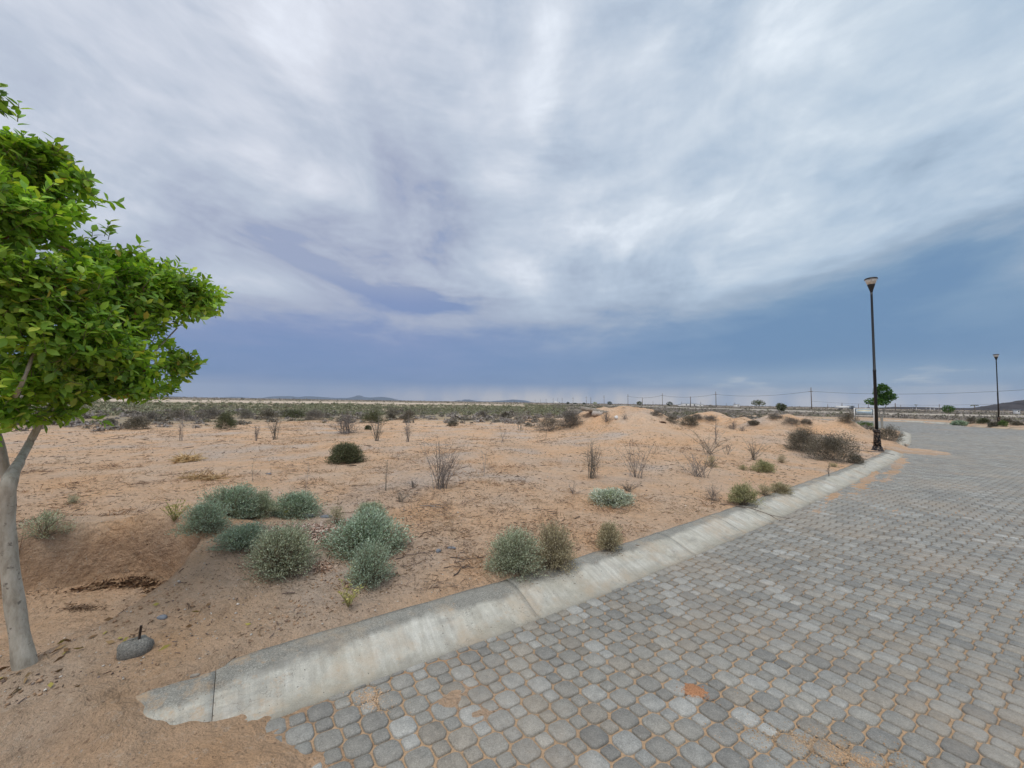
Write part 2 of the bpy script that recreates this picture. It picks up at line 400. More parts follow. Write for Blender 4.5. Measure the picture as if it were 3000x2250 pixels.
M_white = mat('white_paint', flat((.78, .77, .74), .6, .3, (20, .06)))
M_wood = mat('weathered_wood', flat((.14, .105, .08), .9, .1, (12, .3)))
M_wire = mat('cable', flat((.05, .05, .055), .7))
M_rock = mat('rock', flat((.33, .29, .24), .95, .1, (18, .35)))
def f_lump(t, b, out):
    p = geo(t)
    c = t.ramp(t.noise(p, 110, 4, .8), [(.3, (.10, .10, .095)), (.5, (.25, .24, .21)), (.7, (.45, .43, .38))])
    t.l(c, b.inputs['Base Color']); b.inputs['Roughness'].default_value = .95
    bump(t, b, t.noise(p, 90, 4, .8), 1, .012)
M_lump = mat('rough_concrete', f_lump)
M_steel = mat('rusty_steel', flat((.06, .045, .035), .8, .3))
M_hill = mat('hill_rock', flat((.065, .056, .055), .95, .1, (.05, .35)))
M_mount = mat('mountain_rock', flat((.06, .06, .065), .95, .1))

# ------------------------------------------------------------------ the ground plan
def smooth_path(P, n=6):
    P = np.asarray(P, dtype=float); out = []
    Q = np.vstack([2*P[0]-P[1], P, 2*P[-1]-P[-2]])
    for i in range(1, len(Q)-2):
        for k in range(n):
            t = k/n
            out.append(.5*((2*Q[i]) + (-Q[i-1]+Q[i+1])*t + (2*Q[i-1]-5*Q[i]+4*Q[i+1]-Q[i+2])*t*t + (-Q[i-1]+3*Q[i]-3*Q[i+1]+Q[i+2])*t**3))
    out.append(Q[-2]); return np.array(out)
TOE = smooth_path([(-9, -3.6), (-5, -.70), (-2.6, .97), (-1.32, 1.87), (-.67, 2.32), (.22, 2.90), (1.30, 3.66), (2.42, 4.48), (3.54, 5.32), (4.91, 6.38),
                   (6.8, 7.84), (8.4, 9.08), (9.85, 10.26), (12.1, 12.05), (15, 14.7), (18.3, 17.7), (21, 20.3), (23.2, 22.4), (25.6, 24.9), (26.6, 27.0), (26.2, 29.2), (25.3, 31.5), (24.5, 33.5)], 5)
FAR = smooth_path([(37, 53), (41, 50.6), (45.2, 48), (46.2, 45.2), (45.4, 41.5), (43.6, 37.6)], 4)
FAR2 = smooth_path([(41.6, 35.0), (41.0, 31), (41.3, 27), (43, 18), (48, -30)], 4)
POLY = np.vstack([TOE, FAR, FAR2, [(-9, -30)]])
def seg_dist(x, y, P, closed=False):
    d = np.full(x.shape, 1e9)
    Q = np.vstack([P, P[:1]]) if closed else P
    for i in range(len(Q)-1):
        ax, ay = Q[i]; bx, by = Q[i+1]; dx, dy = bx-ax, by-ay; L2 = dx*dx+dy*dy
        if L2 < 1e-12: continue
        t = np.clip(((x-ax)*dx+(y-ay)*dy)/L2, 0, 1)
        d = np.minimum(d, (x-ax-t*dx)**2+(y-ay-t*dy)**2)
    return np.sqrt(d)
def inside(x, y, P):
    c = np.zeros(x.shape, dtype=bool)
    for i in range(len(P)):
        ax, ay = P[i]; bx, by = P[(i+1) % len(P)]
        if ay == by: continue
        c ^= ((ay > y) != (by > y)) & (x < (bx-ax)*(y-ay)/(by-ay)+ax)
    return c
def road_d(x, y):
    """distance to the road edge: below zero on the road"""
    x = np.asarray(x, dtype=float); y = np.asarray(y, dtype=float)
    d = seg_dist(x, y, POLY, True)
    return np.where(inside(x, y, POLY), -d, d)
CW = .45
def profile(d):
    return .012 + .108*sst(.0, .37, d)**.85
PIT = np.array([-3.45, 2.72])
MOUNDS = [(4.3, 19.5, 1.08, 1.6, 1.9), (6.1, 18.8, 1.22, 1.9, 2.4), (8.6, 17.5, .55, 2.2, 2.0), (5.2, 15.6, .35, 2.6, 2.2),
          (13.2, 26, .95, 2.0, 1.6), (12.9, 21.6, .70, 1.2, 1.1), (13.9, 19.6, 1.04, 2.2, 1.5), (15.9, 18.4, .78, 1.6, 1.2), (17.6, 19.2, .42, 1.5, 1.1),
          (3.6, 11.5, .14, 2.0, 1.4), (-1.2, 9.5, .10, 2.5, 1.5), (9.0, 13.4, .34, 2.4, 1.6), (10.8, 15.8, .42, 2.2, 1.6)]
def land(x, y, d):
    r = np.hypot(x, y)
    z = .135 + .07*sst(.5, 3, d) + fbm(x, y, .55, 3, 3)*.06*sst(.45, .9, d) + (fbm(x, y, .16, 3, 13)*.028*sst(6, 3, r) + np.abs(fbm(x, y, .33, 3, 17))*.07)*sst(.5, .9, d) + fbm(x, y, 2.7, 3, 9)*.13*sst(.6, 2.5, d)
    z = z + fbm(x, y, 21, 3, 21)*.35*sst(25, 60, r) + fbm(x, y, 160, 3, 33)*1.6*sst(90, 300, r)
    m = 0
    for mx, my, h, sx, sy in MOUNDS:
        m = m + (h*np.exp(-((x-mx)/sx)**2-((y-my)/sy)**2))**2.6
    m = m**(1/2.6)
    z = z + m*sst(.4, 2.2, d)*(1+.35*fbm(x, y, .9, 4, 41)) + np.minimum(m, 1)*fbm(x, y, .45, 3, 44)*.16
    # dug basin around the young tree, spoil thrown up round it
    px, py = x-PIT[0], y-PIT[1]; q = np.hypot(px, py)*(1+.16*fbm(px, py, .5, 3, 5)); an = np.arctan2(py, px)
    back = .5+.5*np.cos(an-rad(108))
    rim = -.10 + .32*back**.6
    w = .55 + .40*sst(.40, .7, back)
    wall = sst(w, 1.04, q)
    basin = -.10 + .09*sst(.35, 1.0, (.5-.5*np.cos(an-rad(108)))*q) + fbm(x, y, .3, 3, 51)*.03
    outer = np.exp(-np.maximum(q-1.05, 0)**2/.32)
    zr = z + rim*outer*(1+.5*fbm(x, y, .25, 3, 55))
    return np.where(q < 1.7, basin*(1-wall) + zr*wall, zr)
def drift(x, y, d):
    """thickness of loose sand lying over kerb and stones (below zero: none)"""
    n = fbm(x, y, .5, 4, 61); nf = fbm(x, y, .09, 3, 65)
    t = -((x+1.32)*.82+(y-1.87)*.57)
    h = -.03 + .10*sst(-.08, .50, t + n*.6 + .34*sst(.25, -.05, d)) + n*.03 + nf*.030
    h = h - .035*np.exp(-((x+1.96)/.24)**2-((y-1.66)/.10)**2) - .05*np.exp(-((x+1.72)/.16)**2-((y-2.0)/.10)**2) - .05*np.exp(-((x+1.55)/.2)**2-((y-1.9)/.16)**2)
    h = h*sst(-2.2, -.7, d+n) - .05*(1-sst(-2.2, -.7, d+n))
    for cx, cy, sx, sy, a in [(15.0, 14.4, 1.6, .95, .075), (10.5, 10.55, 3.2, .16, .030), (7.9, 8.6, 2.2, .12, .026), (5.6, 6.8, 1.6, .07, .022), (-.33, 2.12, .15, .07, .026), (-.15, 2.03, .08, .05, .02)]:
        c, s = .74, .67
        u = (x-cx)*c+(y-cy)*s; v = -(x-cx)*s+(y-cy)*c
        h = np.maximum(h, -.1*(d > .05)*(a < .06) - .012 - .02*(a > .06) + a*np.exp(-(u/sx)**2-(v/sy)**2)*1.0 + n*.03 + nf*.022)
    return h
def ground_z(x, y):
    x = np.asarray(x, dtype=float); y = np.asarray(y, dtype=float)
    d = road_d(x, y); z = land(x, y, d)
    return np.where(d > CW-.04, z, np.where(d > 0, profile(d), .0))
def ray_dir(u, v): return cF + cR*(u-1500)/FPX + cU*(1125-v)/FPX
def on_ground(u, v):
    """the spot of ground seen in this direction from the camera"""
    D = ray_dir(u, v); t = np.concatenate([np.linspace(1, 40, 1600), np.geomspace(40, 900, 800)])
    P = np.array([0, 0, CAM_H])[None]+D[None]*t[:, None]
    g = ground_z(P[:, 0], P[:, 1]); k = np.nonzero(P[:, 2] < g)[0]
    i = k[0] if len(k) else len(t)-1
    return np.array([P[i, 0], P[i, 1], g[i]])
def horizon(u):
    d0, d1 = ray_dir(u, 1000), ray_dir(u, 1300); return 1000+300*d0[2]/(d0[2]-d1[2])
def at(u, Y):
    """ground point on the bearing of u at forward distance Y"""
    D = ray_dir(u, horizon(u)); x = D[0]/D[1]*Y
    return np.array([x, Y, float(ground_z(np.array([x]), np.array([Y]))[0])])

# ---- terrain sheet (rings growing with distance, all the way round, out past the horizon)
def build_terrain():
    rr = [.25]
    while rr[-1] < 60: rr.append(rr[-1]*(1.06 if rr[-1] < 1.2 else 1.009 if rr[-1] < 5.5 else 1.014))
    while rr[-1] < 9000: rr.append(rr[-1]*1.05)
    rr = np.array(rr)
    an = np.concatenate([np.arange(-64, 64, .30), np.arange(64, 296, 4.0)])
    an = np.radians(an); na = len(an); nr = len(rr)
    Rg, Ag = np.meshgrid(rr, an, indexing='ij')
    x = Rg*np.sin(Ag); y = Rg*np.cos(Ag)
    d = road_d(x, y)
    z = land(x, y, d)
    z = z - .028*sst(.56, .44, d); z = np.where(d > CW-.05, z, -.06)
    # keep the far plain just under the eye line
    z = np.where(Rg > 400, np.minimum(z, .9), z)
    V = np.stack([x, y, z], -1).reshape(-1, 3)
    i = np.arange(nr-1)[:, None]; j = np.arange(na)[None]; k = (j+1) % na
    F = np.stack([i*na+j, (i+1)*na+j, (i+1)*na+k, i*na+k], -1).reshape(-1, 4)[:, ::-1]
    c0 = len(V); V = np.vstack([V, [[0, 0, -.06]]])
    T = np.stack([np.full(na, c0), np.arange(na), (np.arange(na)+1) % na], 1)[:, ::-1]
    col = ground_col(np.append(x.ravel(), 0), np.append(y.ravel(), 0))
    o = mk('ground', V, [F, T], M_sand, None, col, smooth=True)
    tag(o, kind='structure')
def ground_col(x, y):
    r = np.hypot(x, y); az = np.degrees(np.arctan2(x, y))
    c = np.ones((len(x), 3))*np.array([.75, .515, .332])
    def mixc(m, k):
        nonlocal c; c = c*(1-m[:, None])+np.array(k)*m[:, None]
    mixc(sst(.02, .22, fbm(x, y, 1.8, 4, 71))*.75*sst(2.3, 3.5, r), (.64, .505, .39))      # gravelly patches
    mixc(sst(.04, .2, fbm(x, y, 1.1, 4, 75))*.35, (.69, .465, .295))                          # orange sand
    mixc(sst(.05, .2, fbm(x, y, 3.5, 4, 79))*.5*sst(7, 12, r), (.52, .36, .235))
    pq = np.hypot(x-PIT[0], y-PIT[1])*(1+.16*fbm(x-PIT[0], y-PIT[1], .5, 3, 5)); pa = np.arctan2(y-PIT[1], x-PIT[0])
    mixc(np.clip(sst(.90, .94, pq)*sst(1.03, 1.0, pq)*sst(.30, .65, .5+.5*np.cos(pa-rad(108)))*(.6+.5*fbm(x, y, .2, 3, 95)), 0, 1), (.30, .185, .11))  # shade under the overhanging lip, painted as a dark band on the wall
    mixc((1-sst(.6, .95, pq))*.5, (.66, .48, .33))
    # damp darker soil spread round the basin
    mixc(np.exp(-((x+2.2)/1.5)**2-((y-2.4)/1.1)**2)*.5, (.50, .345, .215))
    belt = sst(24, 34, r + fbm(x, y, 9, 3, 81)*16 - sst(-4, 12, az)*13)
    mixc(belt*.85, (.36, .31, .21))
    mixc(sst(.0, .15, fbm(x*.25, y, 10, 4, 85))*sst(34, 60, r)*.6, (.50, .42, .30))
    mixc(sst(36, 46, r)*sst(4, 12, az)*.85, (.235, .20, .165))
    fv = np.minimum(seg_dist(x, y, FAR), seg_dist(x, y, FAR2)); mixc(sst(9, 5, fv + fbm(x, y, 3, 3, 97)*5), (.56, .40, .27))
    n = fbm(x, y, 60, 3, 87)
    salt = sst(135, 150, r+n*60)*(1-sst(205, 235, r+n*90))*(1-sst(-2, 6, az+n*8))
    mixc(salt, (.62, .515, .40))
    mixc(sst(230, 300, r)*.9, (.20, .165, .125))
    mixc(sst(.02, .10, fbm(x*.2, y, 60, 3, 91))*sst(250, 320, r)*.8, (.52, .43, .33))
    # graded white road verge beyond the estate
    return np.clip(c, 0, 1)
build_terrain()

def grid_sheet(name, x0, x1, y0, y1, step, zf, keep, mat_, colf=None):
    xs = np.arange(x0, x1, step); ys = np.arange(y0, y1, step)
    X, Y = np.meshgrid(xs, ys, indexing='ij'); Z = zf(X, Y)
    K = keep(X, Y, Z)
    n = len(ys); i = np.arange(len(xs)-1)[:, None]; j = np.arange(n-1)[None]
    F = np.stack([i*n+j, (i+1)*n+j, (i+1)*n+j+1, i*n+j+1], -1).reshape(-1, 4)
    F = F[K.ravel()[F].any(1)]
    used = np.unique(F); mp = np.full(X.size, -1); mp[used] = np.arange(len(used))
    V = np.stack([X, Y, Z], -1).reshape(-1, 3)[used]
    return mk(name, V, mp[F], mat_, None, colf(V[:, 0], V[:, 1]) if colf else None, smooth=True)

# ---- road: bed of joint sand, stones set in it
def build_road():
    import bmesh
    bm = bmesh.new()
    vs = [bm.verts.new((p[0], p[1], -.004)) for p in POLY]
    bm.faces.new(vs); bmesh.ops.triangulate(bm, faces=bm.faces[:])
    me = bpy.data.meshes.new('road'); bm.to_mesh(me); bm.free(); me.materials.append(M_bed)
    if me.polygons[0].normal.z < 0: me.flip_normals()
    road = obj_of('road', me); tag(road, kind='structure')
    rs = np.random.RandomState(5)
    a1 = np.array([.1495, -.0290]); a2 = np.array([-.0300, -.1375])
    A = np.stack([a1, a2], 1)
    YM = 24
    I, J = np.meshgrid(np.arange(-80, 330), np.arange(-230, 20), indexing='ij')
    I = I.ravel(); J = J.ravel()
    pal = np.array([(.185, .180, .168), (.215, .207, .190), (.24, .230, .208), (.265, .255, .23), (.25, .222, .185), (.29, .287, .27), (.345, .345, .33)])*1.16; pal = (pal.mean(0)*.32+pal*.68)*np.array([1.05, 1.03, .98])
    wts = np.array([.13, .20, .22, .17, .13, .10, .05])
    pick = rs.choice(7, p=wts, size=len(I))
    tone = rs.uniform(.88, 1.12, len(I))
    sets = []
    def outline(kind, lod):
        q = .385
        if kind == 'o': P = [(-.5, -.5+q), (-.5, .5-q), (-.5+q, .5), (.5-q, .5), (.5, .5-q), (.5, -.5+q), (.5-q, -.5), (-.5+q, -.5)]
        else: P = [(-q, 0), (0, q), (q, 0), (0, -q)]
        P = np.array(P)@A.T
        w = .16 if kind == 'o' else .13
        if lod:
            N = []
            for i in range(len(P)):
                a, b = P[i], P[(i+1) % len(P)]
                N += [a+(b-a)*w, b-(b-a)*w]
            P = np.array(N)
        s = np.linalg.norm(P, axis=1, keepdims=True); gap = .0072 if kind == 'o' else .0052
        P = P*(1-gap/s)
        if P[0, 0]*P[1, 1]-P[0, 1]*P[1, 0] < 0: P = P[::-1]
        return P
    items = []
    for kind in 'os':
        off = 0 if kind == 'o' else .5
        # the little square is cast with the octagon up-left of it, so it sits nearer that one
        ctr = (np.stack([I+off, J+off], 1))@A.T
        if kind == 's': ctr = ctr + np.array([-.0015, .0015])
        r = np.hypot(ctr[:, 0], ctr[:, 1])
        d = np.full(len(ctr), 9.0)
        m = (ctr[:, 1] > .55) & (ctr[:, 1] < YM) & (np.abs(ctr[:, 0]) < ctr[:, 1]*1.36+1.8)
        dd = road_d(ctr[m, 0], ctr[m, 1]); d[m] = dd
        ok = m & (d < .035)
        rel = (ctr-0)
        depth = ctr[:, 1]*cF[1]-CAM_H*cF[2]
        u = 1500+FPX*ctr[:, 0]/depth
        vis = ok & (u > -40) & (u < 3040) & (1125+FPX*CAM_H/depth < 2290+60)
        items.append((kind, ctr, ok, vis, depth))
    cand = []
    for kind, ctr, ok, vis, depth in items:
        area = (1.0 if kind == 'o' else .35)/depth**3
        for i in np.nonzero(vis)[0]: cand.append((area[i], kind, i))
    cand.sort(reverse=True)
    top = set((k, i) for _, k, i in cand[:300])
    # shared meshes for the single stones
    def stone(P, j):
        k = len(P); ins = P*(1-.006/np.linalg.norm(P, axis=1, keepdims=True))
        V = np.vstack([np.c_[ins, np.full(k, .0095)], np.c_[P, np.full(k, .0045)], np.c_[P*1.01, np.full(k, -.012)]])
        a = np.arange(k); b = (a+1) % k
        return V, [a[None], np.concatenate([np.stack([k+a, k+b, b, a], 1), np.stack([2*k+a, 2*k+b, k+b, k+a], 1)])]
    meshes = {}
    for kind in 'os':
        for v in range(7):
            P = outline(kind, 1); P = P*(1+rs.uniform(-.028, .018, (len(P), 1)))
            V, F = stone(P, v)
            V[:, 2] += np.where(V[:, 2] > .004, rs.uniform(-.0008, .0008, len(V)), 0)
            me = mk('paver', V, F, M_paver, link=False); meshes[kind, v] = me
    for kind, ctr, ok, vis, depth in items:
        for i in np.nonzero(ok)[0]:
            if (kind, i) in top:
                o = obj_of('paver', meshes[kind, rs.randint(7)], road)
                c = pal[pick[i]]*tone[i]*(1 if kind == 'o' else rs.uniform(.88, 1.1))
                o.color = (*c, 1)
                o.location = (ctr[i, 0], ctr[i, 1], rs.uniform(-.0015, .0015))
                o.rotation_euler = (rs.uniform(-.016, .016), rs.uniform(-.016, .016), rs.uniform(-.02, .02) + (math.pi if rs.rand() < .5 else 0))
    # the rest, one mesh
    AV, AC, AF = [], [], {}
    n0 = 0
    for kind, ctr, ok, vis, depth in items:
        idx = np.array([i for i in np.nonzero(ok)[0] if (kind, i) not in top])
        for lod in (1, 0):
            sel = idx[(depth[idx] < 6.5)] if lod else idx[(depth[idx] >= 6.5)]
            if not len(sel): continue
            V, F = stone(outline(kind, lod), 0); k = len(V)
            n = len(sel)
            tx = rs.uniform(-.02, .02, n); ty = rs.uniform(-.02, .02, n); ro = rs.uniform(-.02, .02, n)
            sc = rs.uniform(.972, 1.01, n)
            X = V[None, :, 0]*sc[:, None]; Y = V[None, :, 1]*sc[:, None]
            Xr = X*np.cos(ro)[:, None]-Y*np.sin(ro)[:, None]; Yr = X*np.sin(ro)[:, None]+Y*np.cos(ro)[:, None]
            Z = V[None, :, 2]+Xr*tx[:, None]+Yr*ty[:, None]+rs.uniform(-.0016, .0016, n)[:, None]
            P = np.stack([Xr+ctr[sel, 0][:, None], Yr+ctr[sel, 1][:, None], Z], -1).reshape(-1, 3)
            C = pal[pick[sel]]*tone[sel][:, None]
            if kind == 's': C = C*rs.uniform(.88, 1.1, (n, 1))
            AV.append(P); AC.append(np.repeat(C, k, 0))
            for f in F:
                g = (f[None]+(np.arange(n)*k)[:, None, None]+n0).reshape(-1, f.shape[1])
                AF.setdefault(f.shape[1], []).append(g)
            n0 += n*k
    o = mk('paver_field', np.concatenate(AV), [np.concatenate(v) for v in AF.values()], M_paver, road, np.concatenate(AC))
    o.color = (0, 0, 0, 1); tag(o, kind='stuff')
build_road()

# ---- rolled concrete kerb, poured in sections
def arc(P):
    s = np.r_[0, np.cumsum(np.hypot(*np.diff(P, axis=0).T))]; return s
def kerb_section(P, s0, s1, parent, step=.08, hscale=1.0, seed=0, width=CW+.01):
    s = arc(P); n = max(3, int((s1-s0)/step)); q = np.linspace(s0, s1, n)
    cx = np.interp(q, s, P[:, 0]); cy = np.interp(q, s, P[:, 1])
    tx = np.gradient(cx); ty = np.gradient(cy); L = np.hypot(tx, ty); nx, ny = -ty/L, tx/L
    ds = np.array([0, .0, .05, .10, .15, .20, .25, .29, .33, .36, .39, .42, width, width])
    zs = np.r_[-.08, profile(ds[1:-1])*hscale, -.12]
    wob = fbm(q*1.0, q*0+seed, .35, 3, 101)*.020
    V = []; UV = []
    for k, (d, z) in enumerate(zip(ds, zs)):
        dd = d + (wob if k <= 1 else 0) + (fbm(q, q*0+3.7, .22, 3, 107)*.035 if k >= len(ds)-2 else 0)
        zz = z + (fbm(q, q*0+d*3, .3, 3, 103)*.010 if 0 < k < len(ds)-1 else 0)
        V.append(np.stack([cx+nx*dd, cy+ny*dd, np.zeros(n)+zz], 1)); UV.append(np.stack([q, np.full(n, d)], 1))
    m = len(ds); V = np.stack(V, 1).reshape(-1, 3); UV = np.stack(UV, 1).reshape(-1, 2)
    i = np.arange(n-1)[:, None]; j = np.arange(m-1)[None]
    F = np.stack([i*m+j, i*m+j+1, (i+1)*m+j+1, (i+1)*m+j], -1).reshape(-1, 4)[:, ::-1]
    caps = np.stack([np.arange(m), (n-1)*m+np.arange(m)[::-1]])
    return mk('kerb_section', V, [F, caps], M_curb, parent, uv=UV, smooth=False)
def build_kerbs():
    k = empty('kerb', (0, 0, 0)); tag(k, kind='structure')
    s = arc(TOE)
    def s_at(x): return float(np.interp(x, TOE[:90, 0], s[:90]))
    js = [-7, -4.8, -3.05, -1.36, .24, 1.98, 2.95, 3.62, 4.95, 6.6, 8.36, 10.05, 11.6, 13.6]
    for i in range(len(js)-1):
        kerb_section(TOE, s_at(js[i])+.0015, s_at(js[i+1])-.0015, k, .05 if js[i] < 5 else .12, seed=i*3.3)
    ss = s_at(17.3)
    end = s[-1]
    i = 0
    while ss < end-1:
        e = min(ss+2.0, end); kerb_section(TOE, ss+.012, e-.012, k, .25, seed=i); ss = e; i += 1
    for P in (FAR, FAR2):
        L = arc(P)[-1]; ss = 0
        while ss < min(L-.5, 34):
            e = min(ss+3.0, L); kerb_section(P, ss+.02, e-.02, k, .5, seed=i, width=.75, hscale=1.25); ss = e; i += 1
build_kerbs()

def surf(x, y):
    d = road_d(x, y); return np.where(d > CW-.06, land(x, y, d), np.where(d > 0, profile(d), .006))
sand_c = lambda x, y: np.ones((len(x), 3))*np.array([.50, .325, .20])
for (x0, x1, y0, y1, st) in [(-4.2, .2, .5, 2.9, .022), (3.2, 13.2, 4.9, 12.6, .07), (12.6, 18.6, 11.6, 17.2, .09)]:
    o = grid_sheet('drifted_sand', x0, x1, y0, y1, st, lambda X, Y: surf(X, Y)+drift(X, Y, road_d(X, Y)),
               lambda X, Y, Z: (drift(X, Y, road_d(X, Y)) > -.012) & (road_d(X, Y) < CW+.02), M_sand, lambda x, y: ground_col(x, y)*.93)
    tag(o, kind='stuff')

# ------------------------------------------------------------------ plants
def unit(v): return v/(np.linalg.norm(v, axis=-1, keepdims=True)+1e-9)
def add_segs(mb, P0, P1, r0, r1, col, n=3):
    T = unit(P1-P0); up = np.where(np.abs(T[:, 2:3]) < .9, [[0, 0, 1.0]], [[1.0, 0, 0]])
    A = unit(np.cross(T, up)); B = np.cross(T, A)
    a = np.linspace(0, 2*math.pi, n, endpoint=False); m = len(P0)
    r0 = np.broadcast_to(r0, (m,)); r1 = np.broadcast_to(r1, (m,))
    ring = A[:, None]*np.cos(a)[None, :, None]+B[:, None]*np.sin(a)[None, :, None]
    V = np.stack([P0[:, None]+ring*r0[:, None, None], P1[:, None]+ring*r1[:, None, None]], 1).reshape(-1, 3)
    j = np.arange(n); k = (j+1) % n; b = (np.arange(m)*2*n)[:, None]
    F = np.stack([b+j, b+k, b+n+k, b+n+j], -1).reshape(-1, 4)
    c = np.repeat(np.broadcast_to(col, (m, 3)), 2*n, 0)
    mb.add(V, F, c)
def add_blades(mb, P, D, L, Wd, col, rs):
    """small diamond leaves"""
    m = len(P); D = unit(D); S_ = unit(np.cross(D, unit(rs.normal(size=(m, 3)))))
    N = np.cross(D, S_)
    L = np.broadcast_to(L, (m,))[:, None]; Wd = np.broadcast_to(Wd, (m,))[:, None]
    V = np.stack([P, P+D*L*.5+S_*Wd*.5, P+D*L+N*L*.12, P+D*L*.5-S_*Wd*.5], 1).reshape(-1, 3)
    F = np.arange(4*m).reshape(m, 4)
    mb.add(V, F, np.repeat(np.broadcast_to(col, (m, 3)), 4, 0))
def hemi(rs, n, R, H, lo=-.05, pw=.8):
    """points over a flattened dome"""
    th = rs.uniform(0, 2*math.pi, n); s = rs.uniform(0, 1, n)**pw
    el = np.clip(lo+(1-lo)*rs.uniform(0, 1, n), 0, .98)*math.pi/2
    q = rs.uniform(.86, 1.0, n)
    return np.stack([R*np.cos(el)**.7*np.cos(th)*q, R*np.cos(el)**.7*np.sin(th)*q, H*np.sin(el)**.95*q], 1)
def lump(P, R, seed, amp=.40):
    """uneven outline: scale directions by low noise"""
    a = np.arctan2(P[:, 1], P[:, 0]); e = P[:, 2]/(np.linalg.norm(P, axis=1)+1e-6)
    k = 1+amp*2*fbm(a*1.1+seed*3.1+9, e*2.2+seed, .9, 3, seed)
    return P*k[:, None]
PALS = {
 'teal':  [(.215, .27, .205), (.265, .325, .25), (.16, .20, .15), (.31, .37, .285)],
 'sage':  [(.25, .28, .20), (.31, .34, .245), (.19, .21, .15), (.37, .39, .285)],
 'olive': [(.27, .27, .145), (.34, .33, .19), (.20, .195, .10), (.38, .35, .21)],
 'dry':   [(.30, .26, .165), (.37, .32, .22), (.22, .185, .115), (.42, .37, .26)],
 'dark':  [(.085, .095, .05), (.13, .14, .08), (.17, .18, .11), (.06, .065, .035)],
 'brown': [(.15, .132, .105), (.20, .178, .145), (.26, .232, .195), (.10, .088, .068)],
 'grey':  [(.26, .23, .21), (.20, .18, .165), (.33, .30, .275), (.15, .13, .115)],
 'pale':  [(.42, .46, .38), (.50, .54, .45), (.33, .37, .29), (.55, .58, .49)],
 'green': [(.12, .19, .055), (.17, .25, .08), (.09, .14, .04), (.22, .30, .11)],
 'yellow': [(.40, .36, .13), (.33, .31, .11), (.46, .42, .20), (.28, .28, .10)],
}
GAIN = {'teal': 1.6, 'sage': 1.5, 'olive': 1.35, 'dry': 1.45, 'dark': 1.25, 'brown': 1.2, 'grey': 1.0, 'pale': 1.2, 'yellow': 1.2}
def pcol(rs, pal, n, var=.18):
    p = np.array(PALS[pal]); c = p[rs.randint(len(p), size=n)]
    return c*rs.uniform(1-var, 1+var, (n, 1))*GAIN.get(pal, 1.0)
def sage(R, H, nst, leaf, pal, seed, lens=None, narrow=.42, stemc=(.26, .21, .15), up=.35):
    """a dense small-leaved cushion: (foliage, stems)"""
    rs = np.random.RandomState(seed)
    T = lump(hemi(rs, nst, R, H, .02), R, seed)
    B = np.stack([rs.normal(0, R*.10, nst), rs.normal(0, R*.10, nst), np.full(nst, -.01)], 1)
    Mi = B*.5+T*.45; Mi[:, 2] += H*.06
    st = MB(); add_segs(st, B, Mi, R*.016, R*.011, stemc); add_segs(st, Mi, T, R*.011, R*.004, np.array(stemc)*1.15)
    fo = MB(); per = 26
    f = rs.uniform(0, 1, (nst, per))**.62*.62+.40
    base = np.where(f[..., None] < .5, B[:, None]+(Mi-B)[:, None]*(f[..., None]/.5), Mi[:, None]+(T-Mi)[:, None]*((f[..., None]-.5)/.5))
    sg = R*.10
    P = (base+rs.normal(0, sg, (nst, per, 3))*np.array([1, 1, .5])).reshape(-1, 3)
    P[:, 2] = np.maximum(P[:, 2], .004)
    out = unit(P*np.array([1, 1, .6])); D = out+rs.normal(0, .55, P.shape)+np.array([0, 0, up])
    n = len(P); cl = np.repeat(rs.uniform(.72, 1.22, nst), per)[:, None]
    add_blades(fo, P, D, rs.uniform(.7, 1.3, n)*leaf, leaf*narrow, pcol(rs, pal, n)*cl, rs)
    return fo, st
def twiggy(R, H, nst, pal, seed, thick=1.0, leafpal=None, leafn=0, leaf=.01, lv=3):
    """bare interlaced grey twigs, optional sparse leaves"""
    rs = np.random.RandomState(seed)
    tw = MB(); B = np.stack([rs.normal(0, R*.12, nst), rs.normal(0, R*.12, nst), np.full(nst, -.01)], 1)
    T = lump(hemi(rs, nst, R*.72, H*.70, .05), R, seed, .2)
    P0, P1 = B, T; r = R*.014*thick; tips = None
    for l in range(lv):
        mid = (P0+P1)/2+rs.normal(0, 1, P0.shape)*np.linalg.norm(P1-P0, axis=1, keepdims=True)*.07
        c = pcol(rs, pal, len(P0))
        add_segs(tw, P0, mid, r, r*.8, c); add_segs(tw, mid, P1, r*.8, r*.55, c)
        k = 3
        fr = rs.uniform(.35, 1.0, (len(P0), k)); S0 = (P0[:, None]+(P1-P0)[:, None]*fr[..., None])
        ln = np.linalg.norm(P1-P0, axis=1)[:, None]*rs.uniform(.32, .62, (len(P0), k))
        D = unit(unit(P1-P0)[:, None]+rs.normal(0, .55, (len(P0), k, 3))+np.array([0, 0, .18]))
        P0 = S0.reshape(-1, 3); P1 = P0+(D*ln[..., None]).reshape(-1, 3); P1[:, 2] = np.maximum(P1[:, 2], .005); r *= .62; tips = P1
    add_segs(tw, P0, P1, r, r*.5, pcol(rs, pal, len(P0)))
    fo = None
    if leafn:
        fo = MB(); i = rs.randint(len(P0), size=leafn); f = rs.uniform(0, 1.05, leafn)[:, None]
        P = P0[i]+(P1-P0)[i]*f+rs.normal(0, R*.02, (leafn, 3)); P[:, 2] = np.maximum(P[:, 2], .004)
        add_blades(fo, P, unit(P)+rs.normal(0, .7, P.shape)+np.array([0, 0, .3]), leaf*rs.uniform(.7, 1.3, leafn), leaf*.5, pcol(rs, leafpal, leafn), rs)
    return fo, tw
